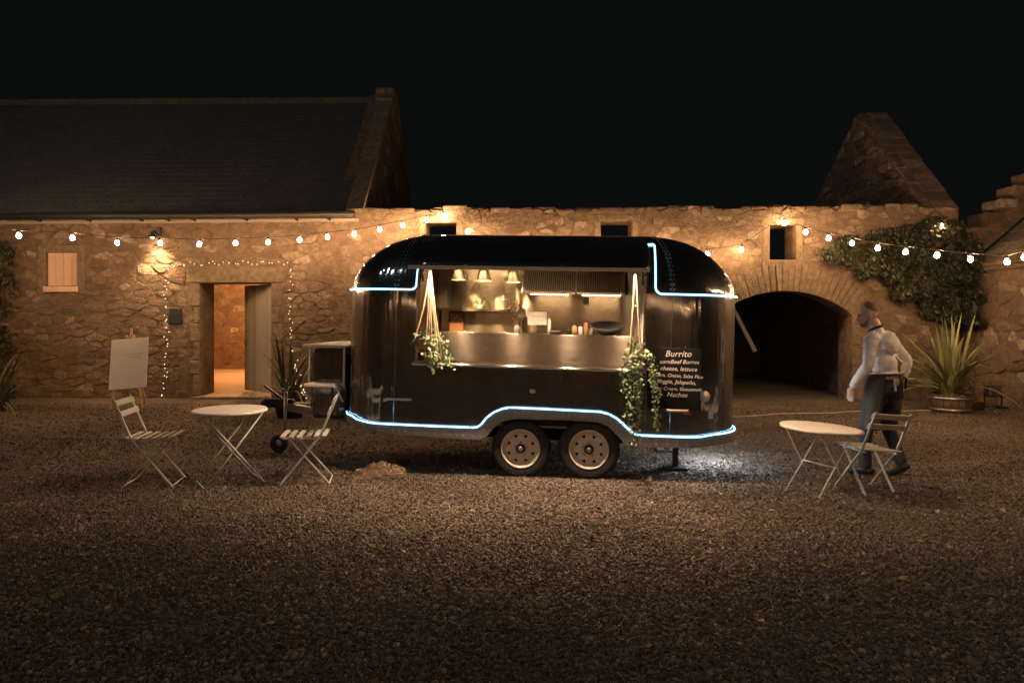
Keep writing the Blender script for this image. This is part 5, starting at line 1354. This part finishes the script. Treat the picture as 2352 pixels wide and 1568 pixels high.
# apron wraps the front and sides, open at the back
mb=MB(); rows=[]
for j in range(13):
    z=1.03-.55*j/12; row=[]
    for i in range(29):
        a=math.radians(-125+250*i/28); fl=.012*j/12*math.sin(i*1.3+j*.12); k=1+.10*(j/12)
        row.append(Vector((.02+.05*(j/12)+(.155+fl)*k*math.cos(a),(.192+fl)*k*math.sin(a),z-.015*math.cos(a))))
    rows.append(row)
mb.sheet(rows); o=mb.build('apron',M['apron'],man); m=o.modifiers.new('t','SOLIDIFY'); m.thickness=.005
mb=MB(); mb.tube([(.005+.152*math.cos(a),.186*math.sin(a),1.03-.012*math.cos(a)) for a in [2*PI*i/28 for i in range(28)]],.014,6,closed=True); mb.build('apron_string',M['black'],man)
mb=MB(); mb.ball((-.15,.0,1.02),(.018,.03,.022),2); mb.tube([(-.155,0,1.02),(-.17,.06,1.0),(-.165,.05,.93)],.012,6); mb.tube([(-.155,0,1.02),(-.175,-.05,1.0),(-.165,-.05,.9)],.012,6); mb.tube([(-.155,.0,1.02),(-.165,.01,.8)],.008,5); mb.build('apron_bow',M['apron'],man)
mb=MB(); rows=[]
for j in range(7):
    rows.append([Vector((-.135-.02*math.sin(j*.9+i),.03+.05*i/4+.008*j,1.0-.02*j)) for i in range(5)])
mb.sheet(rows); o=mb.build('tea_towel',M['canvas'],man); m=o.modifiers.new('t','SOLIDIFY'); m.thickness=.006
# shoes
def shoe(an,toe,lift):
    an=Vector(an); toe=Vector(toe); d=(toe-an); d.z=0; d.normalize()
    heel=an-d*.06
    return [('t',[heel+Vector((0,0,-.045)),an+Vector((0,0,-.055)),an.lerp(toe,.6)+Vector((0,0,-.012)),toe],[.038,.043,.042,.03]),('t',[an+Vector((0,0,.03)),an+Vector((0,0,-.03))],[.045,.045])]
remeshed(shoe((.155,.10,.105),(.325,.12,.032),0),'shoe',M['shoe'],man,.008,2)
remeshed([('t',[(-.155,-.1,.125),(-.11,-.1,.10),(-.03,-.1,.047),(.03,-.1,.033)],[.037,.043,.042,.03]),('t',[(-.105,-.1,.17),(-.115,-.1,.10)],[.045,.045])],'shoe',M['shoe'],man,.008,2)
# cropped hair and beard
hair=[('b',hd(-.0185,0,.028),(.0925,.0785,.1)),('b',hd(-.05,0,-.005),(.058,.072,.075))]
remeshed(hair,'hair',M['hair'],man,.008,2)
remeshed([('b',hd(.056,0,-.098),(.043,.046,.032)),('t',[hd(.01,.063,-.05),hd(.04,.055,-.085),hd(.07,.03,-.1)],[.012,.016,.016]),('t',[hd(.01,-.063,-.05),hd(.04,-.055,-.085),hd(.07,-.03,-.1)],[.012,.016,.016]),('t',[hd(.097,-.022,-.058),hd(.1,.022,-.058)],[.006,.006])],'beard',M['hair'],man,.007,2)
for s in (-1,1):
    mb=MB(); mb.ball(hd(.083,.03*s,.008),(.009,.011,.007),2); mb.build('eye',M['void'],man)
